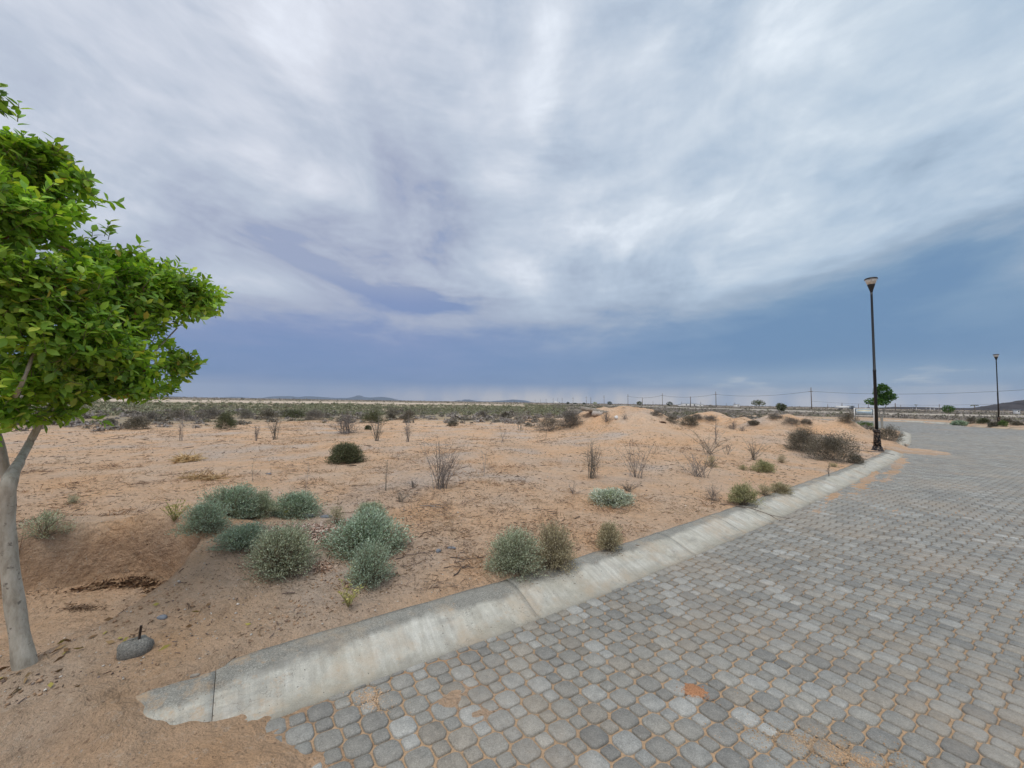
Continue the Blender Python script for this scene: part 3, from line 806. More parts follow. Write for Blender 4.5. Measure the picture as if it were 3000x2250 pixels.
def stalks(n, H, spread, seed, pal='grey', r=.0035, side=3):
    rs = np.random.RandomState(seed); st = MB()
    for i in range(n):
        h = H*rs.uniform(.45, 1.05); a = rs.uniform(0, 2*math.pi); s = spread*rs.uniform(.15, 1)
        t = np.linspace(0, 1, 6)[:, None]
        D = np.array([[math.cos(a)*s, math.sin(a)*s, 0]]); b = rs.normal(0, spread*.12, 3)*[1, 1, 0]
        P = b+D*t**1.25+np.array([[0, 0, h]])*t+rs.normal(0, .006, (6, 3))*t
        c = pcol(rs, pal, 1)[0]
        st.tube(P, np.linspace(r, r*.35, 6), 3, c)
        for k in range(side):
            f = rs.uniform(.25, .95); q = np.array([np.interp(f, t[:, 0], P[:, j]) for j in range(3)])
            e = q+np.array([rs.normal(0, .11), rs.normal(0, .11), rs.uniform(.03, .16)])*H
            add_segs(st, q[None], e[None], r*.5, r*.25, c)
    return None, st
seedc = [100]
def plant(name, pos, label, cat, parts, group=None, mats=(M_plant, M_tint), names=('foliage', 'stems')):
    fo, st = parts
    if fo is None or st is None:
        o = (fo or st).build(name, mats[0] if fo else mats[1]); o.location = pos; return tag(o, label, cat, group)
    e = empty(name, pos); tag(e, label, cat, group)
    fo.build(names[0], mats[0], e); st.build(names[1], mats[1], e); return e
def size_at(pos, w, h):
    dep = pos[1]; k = math.sqrt(1+.4*(pos[0]/pos[1])**2)
    return w/2/FPX*dep/k*1.0, h/FPX*dep

# (kind, u, v of base, width px, height px, palette, name, label)
G_CUSH = 'sagebrush cushions round the dead-leaf heap'
G_KERB = 'dry bushes along the kerb'
G_BELT = 'shrubs in the belt behind the sand'
G_MOUND = 'shrubs between the sand mounds'
G_STALK = 'dead stalk plants on the sand'
G_FAR = 'bushes on the far verge'
shrubs = [
 ('sage', 602, 1553, 130, 88, 'teal', 'Low grey-green sagebrush cushion nearest the basin rim, left front of the cluster', G_CUSH),
 ('sage', 682, 1512, 155, 92, 'teal', 'Tallest teal sagebrush cushion at the back left of the cluster, fresh tuft on top', G_CUSH),
 ('sage', 768, 1513, 80, 78, 'sage', 'Yellow-green upright sagebrush touching the teal cushion to its right', G_CUSH),
 ('sage', 866, 1512, 135, 72, 'teal', 'Grey-teal sagebrush cushion at the back, just left of the blue-grey rock', G_CUSH),
 ('sage', 712, 1600, 130, 66, 'teal', 'Flat teal sagebrush spreading low on the lip above the basin', G_CUSH),
 ('sage', 826, 1675, 180, 138, 'sage', 'Largest grey-green sagebrush ball in the middle of the cluster, hiding the leaf heap', G_CUSH),
 ('sage', 1068, 1612, 205, 112, 'teal', 'Wide pale teal sagebrush right of the pinkish leaf heap', G_CUSH),
 ('sage', 1082, 1706, 125, 120, 'teal', 'Upright sagebrush lobe nearest the camera, in front of the wide pale teal one', G_CUSH),
 ('sage', 1082, 1520, 80, 50, 'sage', 'Small faded sagebrush peeping over the wide pale teal one', G_CUSH),
 ('spars', 984, 1535, 58, 50, 'olive', 'Thin straggly olive weed between the leaf heap and the wide sagebrush', G_CUSH),
 ('spars', 120, 1600, 150, 62, 'sage', 'Faint pale green tuft behind the tree trunk and basin rim', None),
 ('spars', 215, 1476, 42, 28, 'sage', 'Tiny pale green tuft alone on bare sand left of centre', None),
 ('sage', 1506, 1668, 150, 125, 'sage', 'Grey-green bush growing against the kerb, joined to a browner one', G_KERB),
 ('sage', 1622, 1660, 118, 125, 'dry', 'Brownish dry bush leaning over the kerb beside the grey-green one', G_KERB),
 ('sage', 1783, 1607, 70, 84, 'dry', 'Small egg-shaped tan bush standing alone at the kerb edge', G_KERB),
 ('coral', 2178, 1476, 84, 60, 'olive', 'Olive straw-coloured coral-like bush close to a kerb joint', G_KERB),
 ('spars', 2238, 1448, 60, 30, 'dry', 'Low brown-tan cushion between the olive bush and a small one by the kerb', G_KERB),
 ('coral', 2288, 1444, 56, 34, 'dry', 'Small tan tuft touching the kerb right of the low brown cushion', G_KERB),
 ('twig', 2088, 1467, 58, 48, 'grey', 'Purplish dead twig tuft left of the olive coral-like bush', G_KERB),
 ('coral', 2238, 1382, 60, 32, 'olive', 'Yellow-olive low bush alone on the sand slope', None),
 ('spars', 2178, 1376, 30, 16, 'olive', 'Tiny yellowish tuft left of the yellow-olive low bush', None),
 ('spars', 2085, 1368, 44, 30, 'dry', 'Tan tuft just behind the sprawling dead stalk shrub', None),
 ('spars', 2290, 1356, 34, 22, 'dry', 'Pale straw tuft on the slope below the dark twin shrub', None),
 ('spars', 2443, 1368, 26, 12, 'olive', 'Tiny tuft near the kerb under the dark shrub tail', None),
 ('pale', 1785, 1472, 128, 34, 'pale', 'Silvery white-green mat of woolly leaves sprawling on the sand', None),
 ('ball', 1013, 1354, 90, 55, 'dark', 'Neat round dark green bush alone on open sand', None),
 ('twigd', 2350, 1322, 110, 66, 'brown', 'Grey-brown dense shrub, left half of the big pair uphill from the kerb', None),
 ('twigd', 2440, 1348, 145, 80, 'brown', 'Dark grey-brown dense shrub, right half of the big pair uphill from the kerb', None),
 ('twigd', 2508, 1356, 44, 26, 'brown', 'Low tail clump at the kerb end of the big dark shrub pair', None),
 ('twigl', 2606, 1290, 84, 42, 'brown', 'Round grey shrub with olive top at the road corner behind the lamp', None),
 ('spars', 2534, 1253, 66, 16, 'green', 'Green low foliage strip under the white framed sign', None),
 ('twigl', 2486, 1240, 60, 34, 'brown', 'Grey-brown shrub left of the white framed sign', None),
 ('twigd', 401, 1257, 74, 38, 'brown', 'Rounded brown-green shrub in front of the belt, beside the tree leaves', G_BELT),
 ('twigd', 322, 1248, 38, 22, 'brown', 'Small low brown shrub just under the tree leaves', G_BELT),
 ('twigl', 441, 1233, 64, 30, 'grey', 'Pale grey shrub behind the rounded brown-green one at the left', G_BELT),
 ('twigl', 524, 1228, 82, 30, 'brown', 'Wide brown shrub at left, second clump from the tree leaves', G_BELT),
 ('twig', 560, 1234, 64, 22, 'grey', 'Low grey twig tangle right of the wide brown shrub at left', G_BELT),
 ('twigl', 618, 1226, 84, 34, 'grey', 'Broad grey-lilac shrub behind the dark upright one', G_BELT),
 ('twigd', 662, 1256, 62, 48, 'dark', 'Dark upright shrub standing proud of the belt, left of centre', G_BELT),
 ('twigl', 720, 1226, 54, 26, 'grey', 'Small grey shrub between the dark upright shrub and the straw-streaked one', G_BELT),
 ('twigd', 785, 1228, 62, 30, 'brown', 'Brown shrub streaked with bleached straw stems', G_BELT),
 ('twigd', 862, 1223, 74, 24, 'dark', 'Low dark hummock right of the straw-streaked shrub', G_BELT),
 ('twigl', 922, 1230, 70, 32, 'grey', 'Lilac-grey shrub left of the large leafless bush', G_BELT),
 ('twig', 1016, 1270, 122, 66, 'grey', 'Large leafless lilac-grey bush of fine branches', G_BELT),
 ('twigd', 1090, 1239, 62, 34, 'dark', 'Dark shrub right behind the large leafless bush', G_BELT),
 ('twigd', 1078, 1258, 18, 12, 'dark', 'Little dark tuft at the foot of the large leafless bush', G_BELT),
 ('twigd', 1147, 1226, 30, 16, 'brown', 'Small round brown shrub in the middle distance before the green plain', G_BELT),
 ('twigl', 1150, 1217, 62, 20, 'brown', 'Wide low shrub behind the small round brown one', G_BELT),
 ('twigd', 1197, 1230, 44, 28, 'brown', 'Grey-green shrub crossed by a tall stalk, right of the small round one', G_BELT),
 ('twigd', 1326, 1248, 32, 18, 'brown', 'Solitary small grey-brown bush on open sand in mid view', None),
 ('twigl', 1412, 1221, 36, 18, 'grey', 'Faint grey shrub at the sand edge, centre of the view', G_BELT),
 ('twigd', 1482, 1223, 28, 16, 'brown', 'Dark small shrub at the sand edge, right of the faint grey one', G_BELT),
 ('twigl', 1608, 1262, 92, 40, 'brown', 'Olive-brown shrub on sand at the foot of the big mound', G_MOUND),
 ('twigd', 1672, 1252, 72, 50, 'grey', 'Dark grey shrub leaning on the left side of the big mound', G_MOUND),
 ('twig', 1606, 1230, 40, 26, 'grey', 'Pale twiggy bush behind the olive-brown one by the big mound', G_MOUND),
 ('twigl', 1668, 1222, 66, 20, 'grey', 'Grey shrub behind the dark grey one, left of the stone slab', G_MOUND),
 ('twig', 1776, 1236, 44, 36, 'grey', 'Upright grey-brown twig bush on the big mound beside the can', G_MOUND),
 ('twig', 1830, 1228, 20, 18, 'grey', 'Small grey twig tuft high on the big mound, right of the can', G_MOUND),
 ('twigl', 1968, 1238, 42, 24, 'brown', 'Grey-brown shrub just right of the big mound foot', G_MOUND),
 ('twigd', 2018, 1246, 62, 30, 'brown', 'Dark brown streaky shrub between the big mound and the middle mounds', G_MOUND),
 ('twigl', 2040, 1228, 38, 14, 'grey', 'Lilac shrub on the front of the far middle mound', G_MOUND),
 ('twigl', 2080, 1232, 54, 16, 'grey', 'Long low grey shrub at the right foot of the far middle mound', G_MOUND),
 ('twig', 2147, 1258, 40, 28, 'grey', 'Grey twig bush on flat sand before the small pointed mound', G_MOUND),
 ('twig', 2176, 1262, 24, 16, 'grey', 'Small grey twig clump touching the one before the pointed mound', G_MOUND),
 ('twigd', 2207, 1244, 34, 12, 'brown', 'Flat dark olive shrub right of the small pointed mound', G_MOUND),
 ('twigl', 2318, 1242, 56, 20, 'grey', 'Grey shrub on the left flank of the right-hand mound', G_MOUND),
 ('twigl', 2362, 1241, 40, 14, 'grey', 'Smaller grey shrub between the two humps of the right-hand mound', G_MOUND),
 ('twigl', 2270, 1228, 44, 14, 'grey', 'Grey hummock shrub behind and left of the right-hand mound', G_MOUND),
 ('twigl', 1925, 1218, 40, 16, 'grey', 'Grey shrub peeping over the right slope of the big mound', G_MOUND),
 ('sage', 2811, 1245, 34, 11, 'teal', 'Teal low bush on the far kerb under the small green tree', G_FAR),
 ('twigl', 2846, 1241, 30, 18, 'brown', 'Brown rounded bush on the far verge left of the dark one', G_FAR),
 ('twigd', 2882, 1242, 38, 18, 'dark', 'Dark bush on the far verge left of the distant lamp', G_FAR),
 ('twigd', 2911, 1250, 28, 12, 'brown', 'Low brown bush at the left foot of the distant lamp', G_FAR),
 ('twigl', 2938, 1249, 26, 20, 'green', 'Greenish bush at the right foot of the distant lamp', G_FAR),
 ('twigd', 2951, 1240, 32, 12, 'brown', 'Brown hummock right behind the distant lamp', G_FAR),
 ('twigd', 2978, 1246, 36, 10, 'brown', 'Flat brown bush near the right edge of the far verge', G_FAR),
]
for i, (kd, u, v, w, h, pal, label, grp) in enumerate(shrubs):
    p = on_ground(u, v); sd_ = 200+i*7; R_, H_ = size_at(p, w, h); dep = p[1]
    px_leaf = max(.011, 1.5*dep/FPX*2.0)
    if kd in ('sage', 'ball', 'coral'): R_ *= 1.09; H_ *= .88
    if kd == 'sage':
        n = int(np.clip(420*(R_/.22), 200, 560)) if dep < 12 else 160
        parts = sage(R_, H_, n, max(px_leaf, R_*.05)*1.3, pal, sd_, narrow=.40)
    elif kd == 'ball': parts = sage(R_, H_, 420, R_*.11, pal, sd_, narrow=.26, up=.1)
    elif kd == 'coral': parts = sage(R_, H_, 120, R_*.16, pal, sd_, narrow=.20, up=.5)
    elif kd == 'pale': parts = sage(R_, H_, 260, R_*.085, pal, sd_, narrow=.5, up=.3)
    elif kd == 'spars':
        parts = sage(R_, H_, 60, R_*.10, pal, sd_, narrow=.3, up=.8)
    elif kd == 'twig': parts = twiggy(R_, H_, 34, pal, sd_, .8, lv=3)
    elif kd == 'twigl': 
        n = int(np.clip(w*h*.055, 60, 260)); fo, _ = sage(R_*.95, H_*.92, n, max(R_*.055, 2.6*dep/FPX), pal, sd_, narrow=.30, up=.15); _, tw = twiggy(R_, H_, 26, 'grey', sd_, .6, lv=3); parts = (fo, tw)
    else: 
        n = int(np.clip(w*h*.075, 80, 520)); fo, _ = sage(R_*.97, H_*.95, n, max(R_*.055, 2.8*dep/FPX), pal, sd_, narrow=.34, up=.15); _, tw = twiggy(R_, H_, 24, 'brown', sd_, .6, lv=3); parts = (fo, tw)
    names = {'sage': 'sagebrush', 'ball': 'round_bush', 'coral': 'dry_bush', 'pale': 'woolly_plant', 'spars': 'weed_tuft'}.get(kd, 'desert_shrub')
    cat = {'woolly_plant': 'plant', 'weed_tuft': 'weed'}.get(names, 'bush')
    p[2] -= .008
    plant(names, p, label, cat, parts, grp, names=('foliage', 'twigs'))

def skirts():  # dead-leaf litter, its dark bits also standing in for contact shade under plants
    rs = np.random.RandomState(17); mb = MB()
    for (kd, u, v, w, h, pal, label, grp) in shrubs:
        if u > 2700: continue
        p = on_ground(u, v); R_, H_ = size_at(p, w, h); n = int(np.clip(w*4, 60, 520))
        a = rs.uniform(0, 6.28, n); q = R_*rs.uniform(.3, 1.35, n)
        X, Y = p[0]+np.cos(a)*q, p[1]+np.sin(a)*q; P = np.stack([X, Y, surf(X, Y)+.003], 1)
        L = np.maximum(.014, 2.2*p[1]/FPX)*rs.uniform(.5, 1.4, n)
        c = np.array([(.12, .085, .06), (.19, .14, .10), (.28, .21, .15)])[rs.randint(3, size=n)]
        add_blades(mb, P, rs.normal(0, 1, (n, 3))*[1, 1, .15], L, L*.35, c, rs)
    tag(mb.build('plant_litter', M_tint), kind='stuff')
skirts()
stalkers = [
 (1290, 1432, .50, .24, 34, 'Biggest fan of bare leaning stalks in the middle of the sand'),
 (1735, 1402, .50, .16, 24, 'Tall sheaf of bare upright stalks left of the leaning one, centre right'),
 (1866, 1400, .50, .30, 16, 'Tall splayed bare stalks right of the upright sheaf'),
 (1840, 1440, .12, .16, 24, 'Low grey twig mat behind the woolly plant'),
 (2045, 1397, .34, .30, 26, 'Sprawling dead stalk shrub with dark heart right of the tall stalks'),
 (2078, 1330, .45, .40, 16, 'Wide open branching dead plant behind the sprawling one'),
 (2130, 1332, .26, .12, 6, 'Thin small stalk plant right of the wide branching one'),
 (2205, 1348, .40, .28, 14, 'Crooked dead branches standing uphill of the yellow-olive bush'),
 (2095, 1300, .62, .06, 4, 'Pair of straight tall stalks behind the wide branching dead plant'),
 (1106, 1292, .55, .20, 16, 'Narrow fan of pale stalks right of the large leafless bush'),
 (1195, 1295, .60, .14, 9, 'Loose upright pale stalks beside the narrow fan'),
 (1525, 1262, .95, .30, 9, 'Tall thin pale stalks in front of the green plain'),
 (1474, 1298, .50, .14, 2, 'Single leaning dead stem on bare sand, centre'),
 (1175, 1470, .12, .10, 12, 'Short purplish stubble stalks behind the wide sagebrush'),
 (1212, 1430, .12, .06, 10, 'Tuft of short grey stubs left of the biggest fan'),
 (1130, 1438, .34, .02, 4, 'Few straight upright stems above the debris patch'),
 (530, 1292, .75, .08, 5, 'Pale upright stalks left of centre in front of the belt'),
 (805, 1288, .60, .18, 14, 'Thicket of faint pale stalks before the straw-streaked shrub'),
 (750, 1292, .35, .10, 8, 'Short faint stalks beside the thicket of pale ones'),
 (738, 1410, .40, .02, 1, 'Solitary upright twig on sand beyond the teal cushions'),
 (895, 1450, .40, .03, 2, 'Pair of slender twigs rising behind the grey-teal cushion'),
 (2428, 1395, .20, .03, 3, 'Small upright twigs next to the kerb'),
 (1680, 1448, .12, .10, 7, 'Short angled twigs left of the woolly plant'),
 (1600, 1280, .22, .01, 1, 'Short stick standing near the foot of the big mound'),
 (1420, 1395, .45, .05, 2, 'Single thin stem right of the biggest fan'),
]
for i, (u, v, H_, sp, n, label) in enumerate(stalkers):
    p = on_ground(u, v); p[2] -= .01
    plant('dead_stalks', p, label, 'dead plant', stalks(n, H_*1.5, sp*1.7, 900+i, 'brown' if i % 2 else 'grey', .0028*max(1, p[1]/4.5), 9), G_STALK)
# small green weeds
def weed(H, R, seed, pal, n):
    rs = np.random.RandomState(seed); st = MB(); fo = MB()
    for i in range(n):
        a = rs.uniform(0, 6.28); e = np.array([math.cos(a)*R*rs.uniform(.3, 1), math.sin(a)*R*rs.uniform(.3, 1), H*rs.uniform(.5, 1)])
        P = np.stack([e*np.array([t, t, t**.8]) for t in np.linspace(0, 1, 5)]); st.tube(P, np.linspace(.003, .0012, 5), 3, np.array([.34, .30, .14])*rs.uniform(.8, 1.2))
        m = 10; f = rs.uniform(.25, 1, m); Q = np.stack([np.interp(f, np.linspace(0, 1, 5), P[:, j]) for j in range(3)], 1)
        add_blades(fo, Q, rs.normal(0, 1, (m, 3))+[0, 0, .5], .028*rs.uniform(.5, 1.2, m), .012, pcol(rs, pal, m), rs)
    return fo, st
for u, v, H_, R_, pal, n, label in [(508, 1553, .22, .16, 'yellow', 16, 'Yellow-green leggy weed on the basin rim left of the sagebrush'),
                                 (1020, 1782, .20, .13, 'yellow', 12, 'Yellowish leggy weed near the kerb below the sagebrush cluster'),
                                 (1040, 1700, .16, .06, 'yellow', 7, 'Thin yellow weed against the upright sagebrush lobe'),
                                 (838, 1520, .13, .05, 'yellow', 5, 'Small yellow sprig in front of the grey-teal cushion')]:
    p = on_ground(u, v); plant('leggy_weed', p, label, 'weed', weed(H_, R_, int(u), pal, n), 'yellow weeds')

# ---- far scrub that reads as one mass
def scrub(name, n, seed, sampler, colf, tris, size):
    rs = np.random.RandomState(seed); x, y = sampler(rs, n); z = ground_z(x, y); d = road_d(x, y)
    ok = d > 1.2; x, y, z = x[ok], y[ok], z[ok]; m = len(x)
    fv = np.minimum(seg_dist(x, y, FAR), seg_dist(x, y, FAR2)); k_ = fv > 7; x, y, z = x[k_], y[k_], z[k_]; m = len(x)
    s = size(np.hypot(x, y))*rs.lognormal(0, .35, m)
    th = rs.uniform(0, 2*math.pi, (m, tris)); el = rs.uniform(0, 1.45, (m, tris)); rr_ = rs.uniform(.35, 1, (m, tris))
    hx = np.cos(th)*np.cos(el)*rr_; hy = np.sin(th)*np.cos(el)*rr_; hz = np.sin(el)*.62*rr_
    P = np.stack([x[:, None]+hx*s[:, None], y[:, None]+hy*s[:, None], z[:, None]-.03+hz*s[:, None]], -1).reshape(-1, 3)
    k = len(P); sz = np.repeat(s, tris)*.34
    D = unit(rs.normal(0, 1, (k, 3))+[0, 0, .5]); S_ = unit(np.cross(D, rs.normal(0, 1, (k, 3))))
    V = np.stack([P-S_*sz[:, None]*.5, P+S_*sz[:, None]*.5, P+D*sz[:, None]], 1).reshape(-1, 3)
    C = np.repeat(colf(x, y, rs), tris, 0)*rs.uniform(.8, 1.15, (k, 1))
    o = mk(name, V, np.arange(3*k).reshape(k, 3), M_tint, None, np.repeat(C, 3, 0)); return tag(o, kind='stuff')
def samp_polar(r0, r1, a0, a1, dens=None):
    def f(rs, n):
        r = np.exp(rs.uniform(math.log(r0), math.log(r1), n)); a = np.radians(rs.uniform(a0, a1, n))
        x, y = r*np.sin(a), r*np.cos(a)
        if dens is not None:
            k = rs.rand(n) < dens(x, y); x, y = x[k], y[k]
        return x, y
    return f
def pick_cols(opts):
    def f(x, y, rs):
        c = np.array(opts); w = fbm(x, y, 14, 3, 131)+rs.normal(0, .16, len(x))
        return c[np.clip(((w+.5)*len(c)).astype(int), 0, len(c)-1)]
    return f
olive = [(.29, .27, .19), (.235, .24, .145), (.28, .28, .175), (.20, .205, .125), (.26, .235, .175)]
greyc = [(.30, .265, .235), (.26, .23, .19), (.36, .32, .285), (.22, .20, .16), (.28, .26, .18)]
def d_belt(x, y):
    az = np.degrees(np.arctan2(x, y)); r = np.hypot(x, y)
    return np.where(az < 4, sst(23, 30, r+fbm(x, y, 9, 3, 81)*16), sst(30, 38, r))*(.35+.65*sst(-.1, .15, fbm(x, y, 4, 3, 141)))
scrub('scrub', 3000, 11, samp_polar(22, 48, -62, 62, d_belt), pick_cols(greyc), 60, lambda r: .20+r*.002)
def d_plain(x, y):
    az = np.degrees(np.arctan2(x, y)); r = np.hypot(x, y)
    return (.5+.5*sst(-.15, .1, fbm(x, y, 18, 3, 151)))*np.where((az < 2) & (r > 118), .06, 1)
scrub('low_scrub', 15000, 12, samp_polar(38, 190, -62, 8, d_plain), pick_cols(olive), 22, lambda r: .16+r*.0022)
scrub('low_scrub', 13000, 13, samp_polar(46, 260, 6, 62, lambda x, y: .35+.65*sst(-.12, .1, fbm(x, y, 18, 3, 155))), pick_cols(greyc+[(.13, .14, .07)]), 20, lambda r: .16+r*.0018)
scrub('distant_scrub', 11000, 14, samp_polar(215, 1500, -62, 62), pick_cols([(.19, .165, .13), (.24, .21, .17), (.16, .15, .11)]), 10, lambda r: .3+r*.0011)

# ---- loose stuff on the sand
def litter():
    rs = np.random.RandomState(77)
    def spots(n, r0, r1, a0=-62, a1=52, margin=.5):
        r = np.exp(rs.uniform(math.log(r0), math.log(r1), n)); a = np.radians(rs.uniform(a0, a1, n))
        x, y = r*np.sin(a), r*np.cos(a); d = road_d(x, y); k = d > margin; return x[k], y[k], r[k]
    # pebbles
    x, y, r = spots(26000, 1.8, 14); dn = sst(-.1, .2, fbm(x, y, 1.8, 4, 71)); k = rs.rand(len(x)) < .2+.8*dn; x, y, r = x[k], y[k], r[k]
    s = rs.lognormal(math.log(.0036), .45, len(x))*(.8+r*.10); z = ground_z(x, y)
    O = np.array([(1, 0, 0), (0, 1, 0), (-1, 0, 0), (0, -1, 0), (0, 0, .7), (0, 0, -.7)]); m = len(x)
    J = O[None]*s[:, None, None]*rs.uniform(.6, 1.25, (m, 6, 1))
    V = (J+np.stack([x, y, z+s*.3], 1)[:, None]).reshape(-1, 3)
    F = np.array([(0, 1, 4), (1, 2, 4), (2, 3, 4), (3, 0, 4), (1, 0, 5), (2, 1, 5), (3, 2, 5), (0, 3, 5)])
    F = (F[None]+(np.arange(m)*6)[:, None, None]).reshape(-1, 3)
    pal = np.array([(.36, .26, .19), (.20, .14, .10), (.55, .47, .38), (.30, .24, .21), (.62, .56, .48), (.14, .10, .08)])
    C = pal[rs.randint(6, size=m)]*rs.uniform(.8, 1.2, (m, 1))
    tag(mk('gravel', V, F, M_tint, None, np.repeat(C, 6, 0)), kind='stuff')
    # bits of dead stem and straw
    x, y, r = spots(60000, 2.2, 34); dn = sst(-.12, .22, fbm(x, y, 1.4, 4, 171)); k = rs.rand(len(x)) < .10+.70*dn**1.5; x, y, r = x[k], y[k], r[k]
    m = len(x); L = rs.lognormal(math.log(.020), .6, m)*(.65+r*.085); a = rs.uniform(0, 2*math.pi, m); z = ground_z(x, y)+.004
    D = np.stack([np.cos(a), np.sin(a), rs.normal(.05, .12, m)], 1); P0 = np.stack([x, y, z], 1); bend = rs.normal(0, .25, m)
    P1 = P0+D*(L*.5)[:, None]; D2 = np.stack([np.cos(a+bend), np.sin(a+bend), rs.normal(0, .2, m)], 1); P2 = P1+D2*(L*.5)[:, None]
    P1[:, 2] = np.maximum(P1[:, 2], ground_z(P1[:, 0], P1[:, 1])+.003); P2[:, 2] = np.maximum(P2[:, 2], ground_z(P2[:, 0], P2[:, 1])+.003)
    pal = np.array([(.13, .085, .055), (.20, .12, .07), (.30, .21, .13), (.17, .13, .11), (.24, .15, .085), (.09, .065, .05)])
    C = pal[rs.randint(6, size=m)]*rs.uniform(.8, 1.2, (m, 1)); rad_ = L*.035+.0008*(1+r*.2)
    mb = MB(); add_segs(mb, P0, P1, rad_, rad_, C); add_segs(mb, P1, P2, rad_, rad_*.6, C)
    tag(mb.build('dry_stem_litter', M_tint), kind='stuff')
    # tufts of flattened dry grass
    x, y, r = spots(3000, 3.0, 30, -60, 48); k = fbm(x, y, 2.4, 4, 181) > -.02; x, y, r = x[k], y[k], r[k]
    mb = MB()
    for i in range(len(x)):
        n = 22; R_ = rs.uniform(.04, .10)*(.8+r[i]*.06)
        P = np.stack([x[i]+rs.normal(0, R_, n), y[i]+rs.normal(0, R_, n), np.zeros(n)], 1); P[:, 2] = ground_z(P[:, 0], P[:, 1])+.002
        D = rs.normal(0, 1, (n, 3))*[1, 1, .3]+[0, 0, .25]
        base = np.array([(.30, .18, .10), (.36, .25, .15), (.24, .17, .13), (.20, .13, .085), (.40, .24, .13)][rs.randint(5)])
        add_blades(mb, P, D, R_*rs.uniform(.6, 1.3, n), R_*.07, base*rs.uniform(.7, 1.3, (n, 1)), rs)
    tag(mb.build('dry_grass', M_tint), kind='stuff')
    # crumbs of soil by the basin and kerb
    n = 5000; x = rs.uniform(-3.9, -.9, n); y = rs.uniform(1.0, 3.6, n); d = road_d(x, y); k = (d > .6) & (fbm(x, y, .45, 3, 191) > -.02) & (np.hypot(x+3.35, y-2.95) > .95)
    x, y = x[k], y[k]; m = len(x); s = rs.lognormal(math.log(.006), .5, m); z = np.where(road_d(x, y) > CW, ground_z(x, y), surf(x, y)+np.maximum(drift(x, y, road_d(x, y)), 0))
    J = O[None]*s[:, None, None]*rs.uniform(.6, 1.25, (m, 6, 1)); V = (J+np.stack([x, y, z+s*.25], 1)[:, None]).reshape(-1, 3)
    F = np.array([(0, 1, 4), (1, 2, 4), (2, 3, 4), (3, 0, 4), (1, 0, 5), (2, 1, 5), (3, 2, 5), (0, 3, 5)]); F = (F[None]+(np.arange(m)*6)[:, None, None]).reshape(-1, 3)
    C = np.array([(.42, .27, .165)])*rs.uniform(.65, 1.15, (m, 1)); tag(mk('soil_crumbs', V, F, M_tint, None, np.repeat(C, 6, 0)), kind='stuff')
    # debris patch of twigs behind the sagebrush
    mb = MB()
    for (u, v, su, sv, n) in [(1200, 1440, .55, .30, 900), (1290, 1500, .30, .14, 260), (1420, 1720, .5, .05, 260), (1180, 1640, .15, .2, 160), (1830, 1460, .35, .15, 200), (1900, 1600, .4, .05, 160)]:
        c = on_ground(u, v); X = c[0]+rs.normal(0, su, n); Y = c[1]+rs.normal(0, sv, n)*1.3; k = road_d(X, Y) > CW; X, Y = X[k], Y[k]; q = len(X)
        Z = ground_z(X, Y)+.004; a = rs.uniform(0, 6.28, q); L = rs.uniform(.02, .09, q)
        P0 = np.stack([X, Y, Z], 1); P1 = P0+np.stack([np.cos(a)*L, np.sin(a)*L, np.abs(rs.normal(0, .25, q))*L], 1)
        pal2 = np.array([(.15, .10, .075), (.22, .17, .15), (.28, .19, .12)]); add_segs(mb, P0, P1, .0016, .001, pal2[rs.randint(3, size=q)])
    tag(mb.build('twig_debris', M_tint), kind='stuff')
litter()
def curved_stick(name, u, v, L, ang, r, label, col=(.15, .11, .085), forks=2, seed=0, cat='branch', grp=None):
    rs = np.random.RandomState(seed); p = on_ground(u, v); mb = MB()
    def go(q, a, L, r, depth):
        n = 7; P = [np.array(q)]
        for i in range(n):
            a2 = a+rs.normal(0, .14); q = P[-1]+np.array([math.cos(a2), math.sin(a2), 0])*L/n; a = a2
            q[2] = float(ground_z(q[:1], q[1:2])[0])+r*1.1+abs(rs.normal(0, .006)); P.append(q)
        mb.tube(P, np.linspace(r, r*.5, len(P)), 5, np.array(col)*rs.uniform(.85, 1.15))
        if depth:
            for k in range(forks): go(P[rs.randint(2, 6)], a+rs.choice([-1, 1])*rs.uniform(.5, 1.1), L*.5, r*.6, depth-1)
    go([p[0], p[1], p[2]+r], ang, L, r, 1)
    o = mb.build(name, M_tint); tag(o, label, cat, grp); return o
GB = 'fallen sticks on the sand'
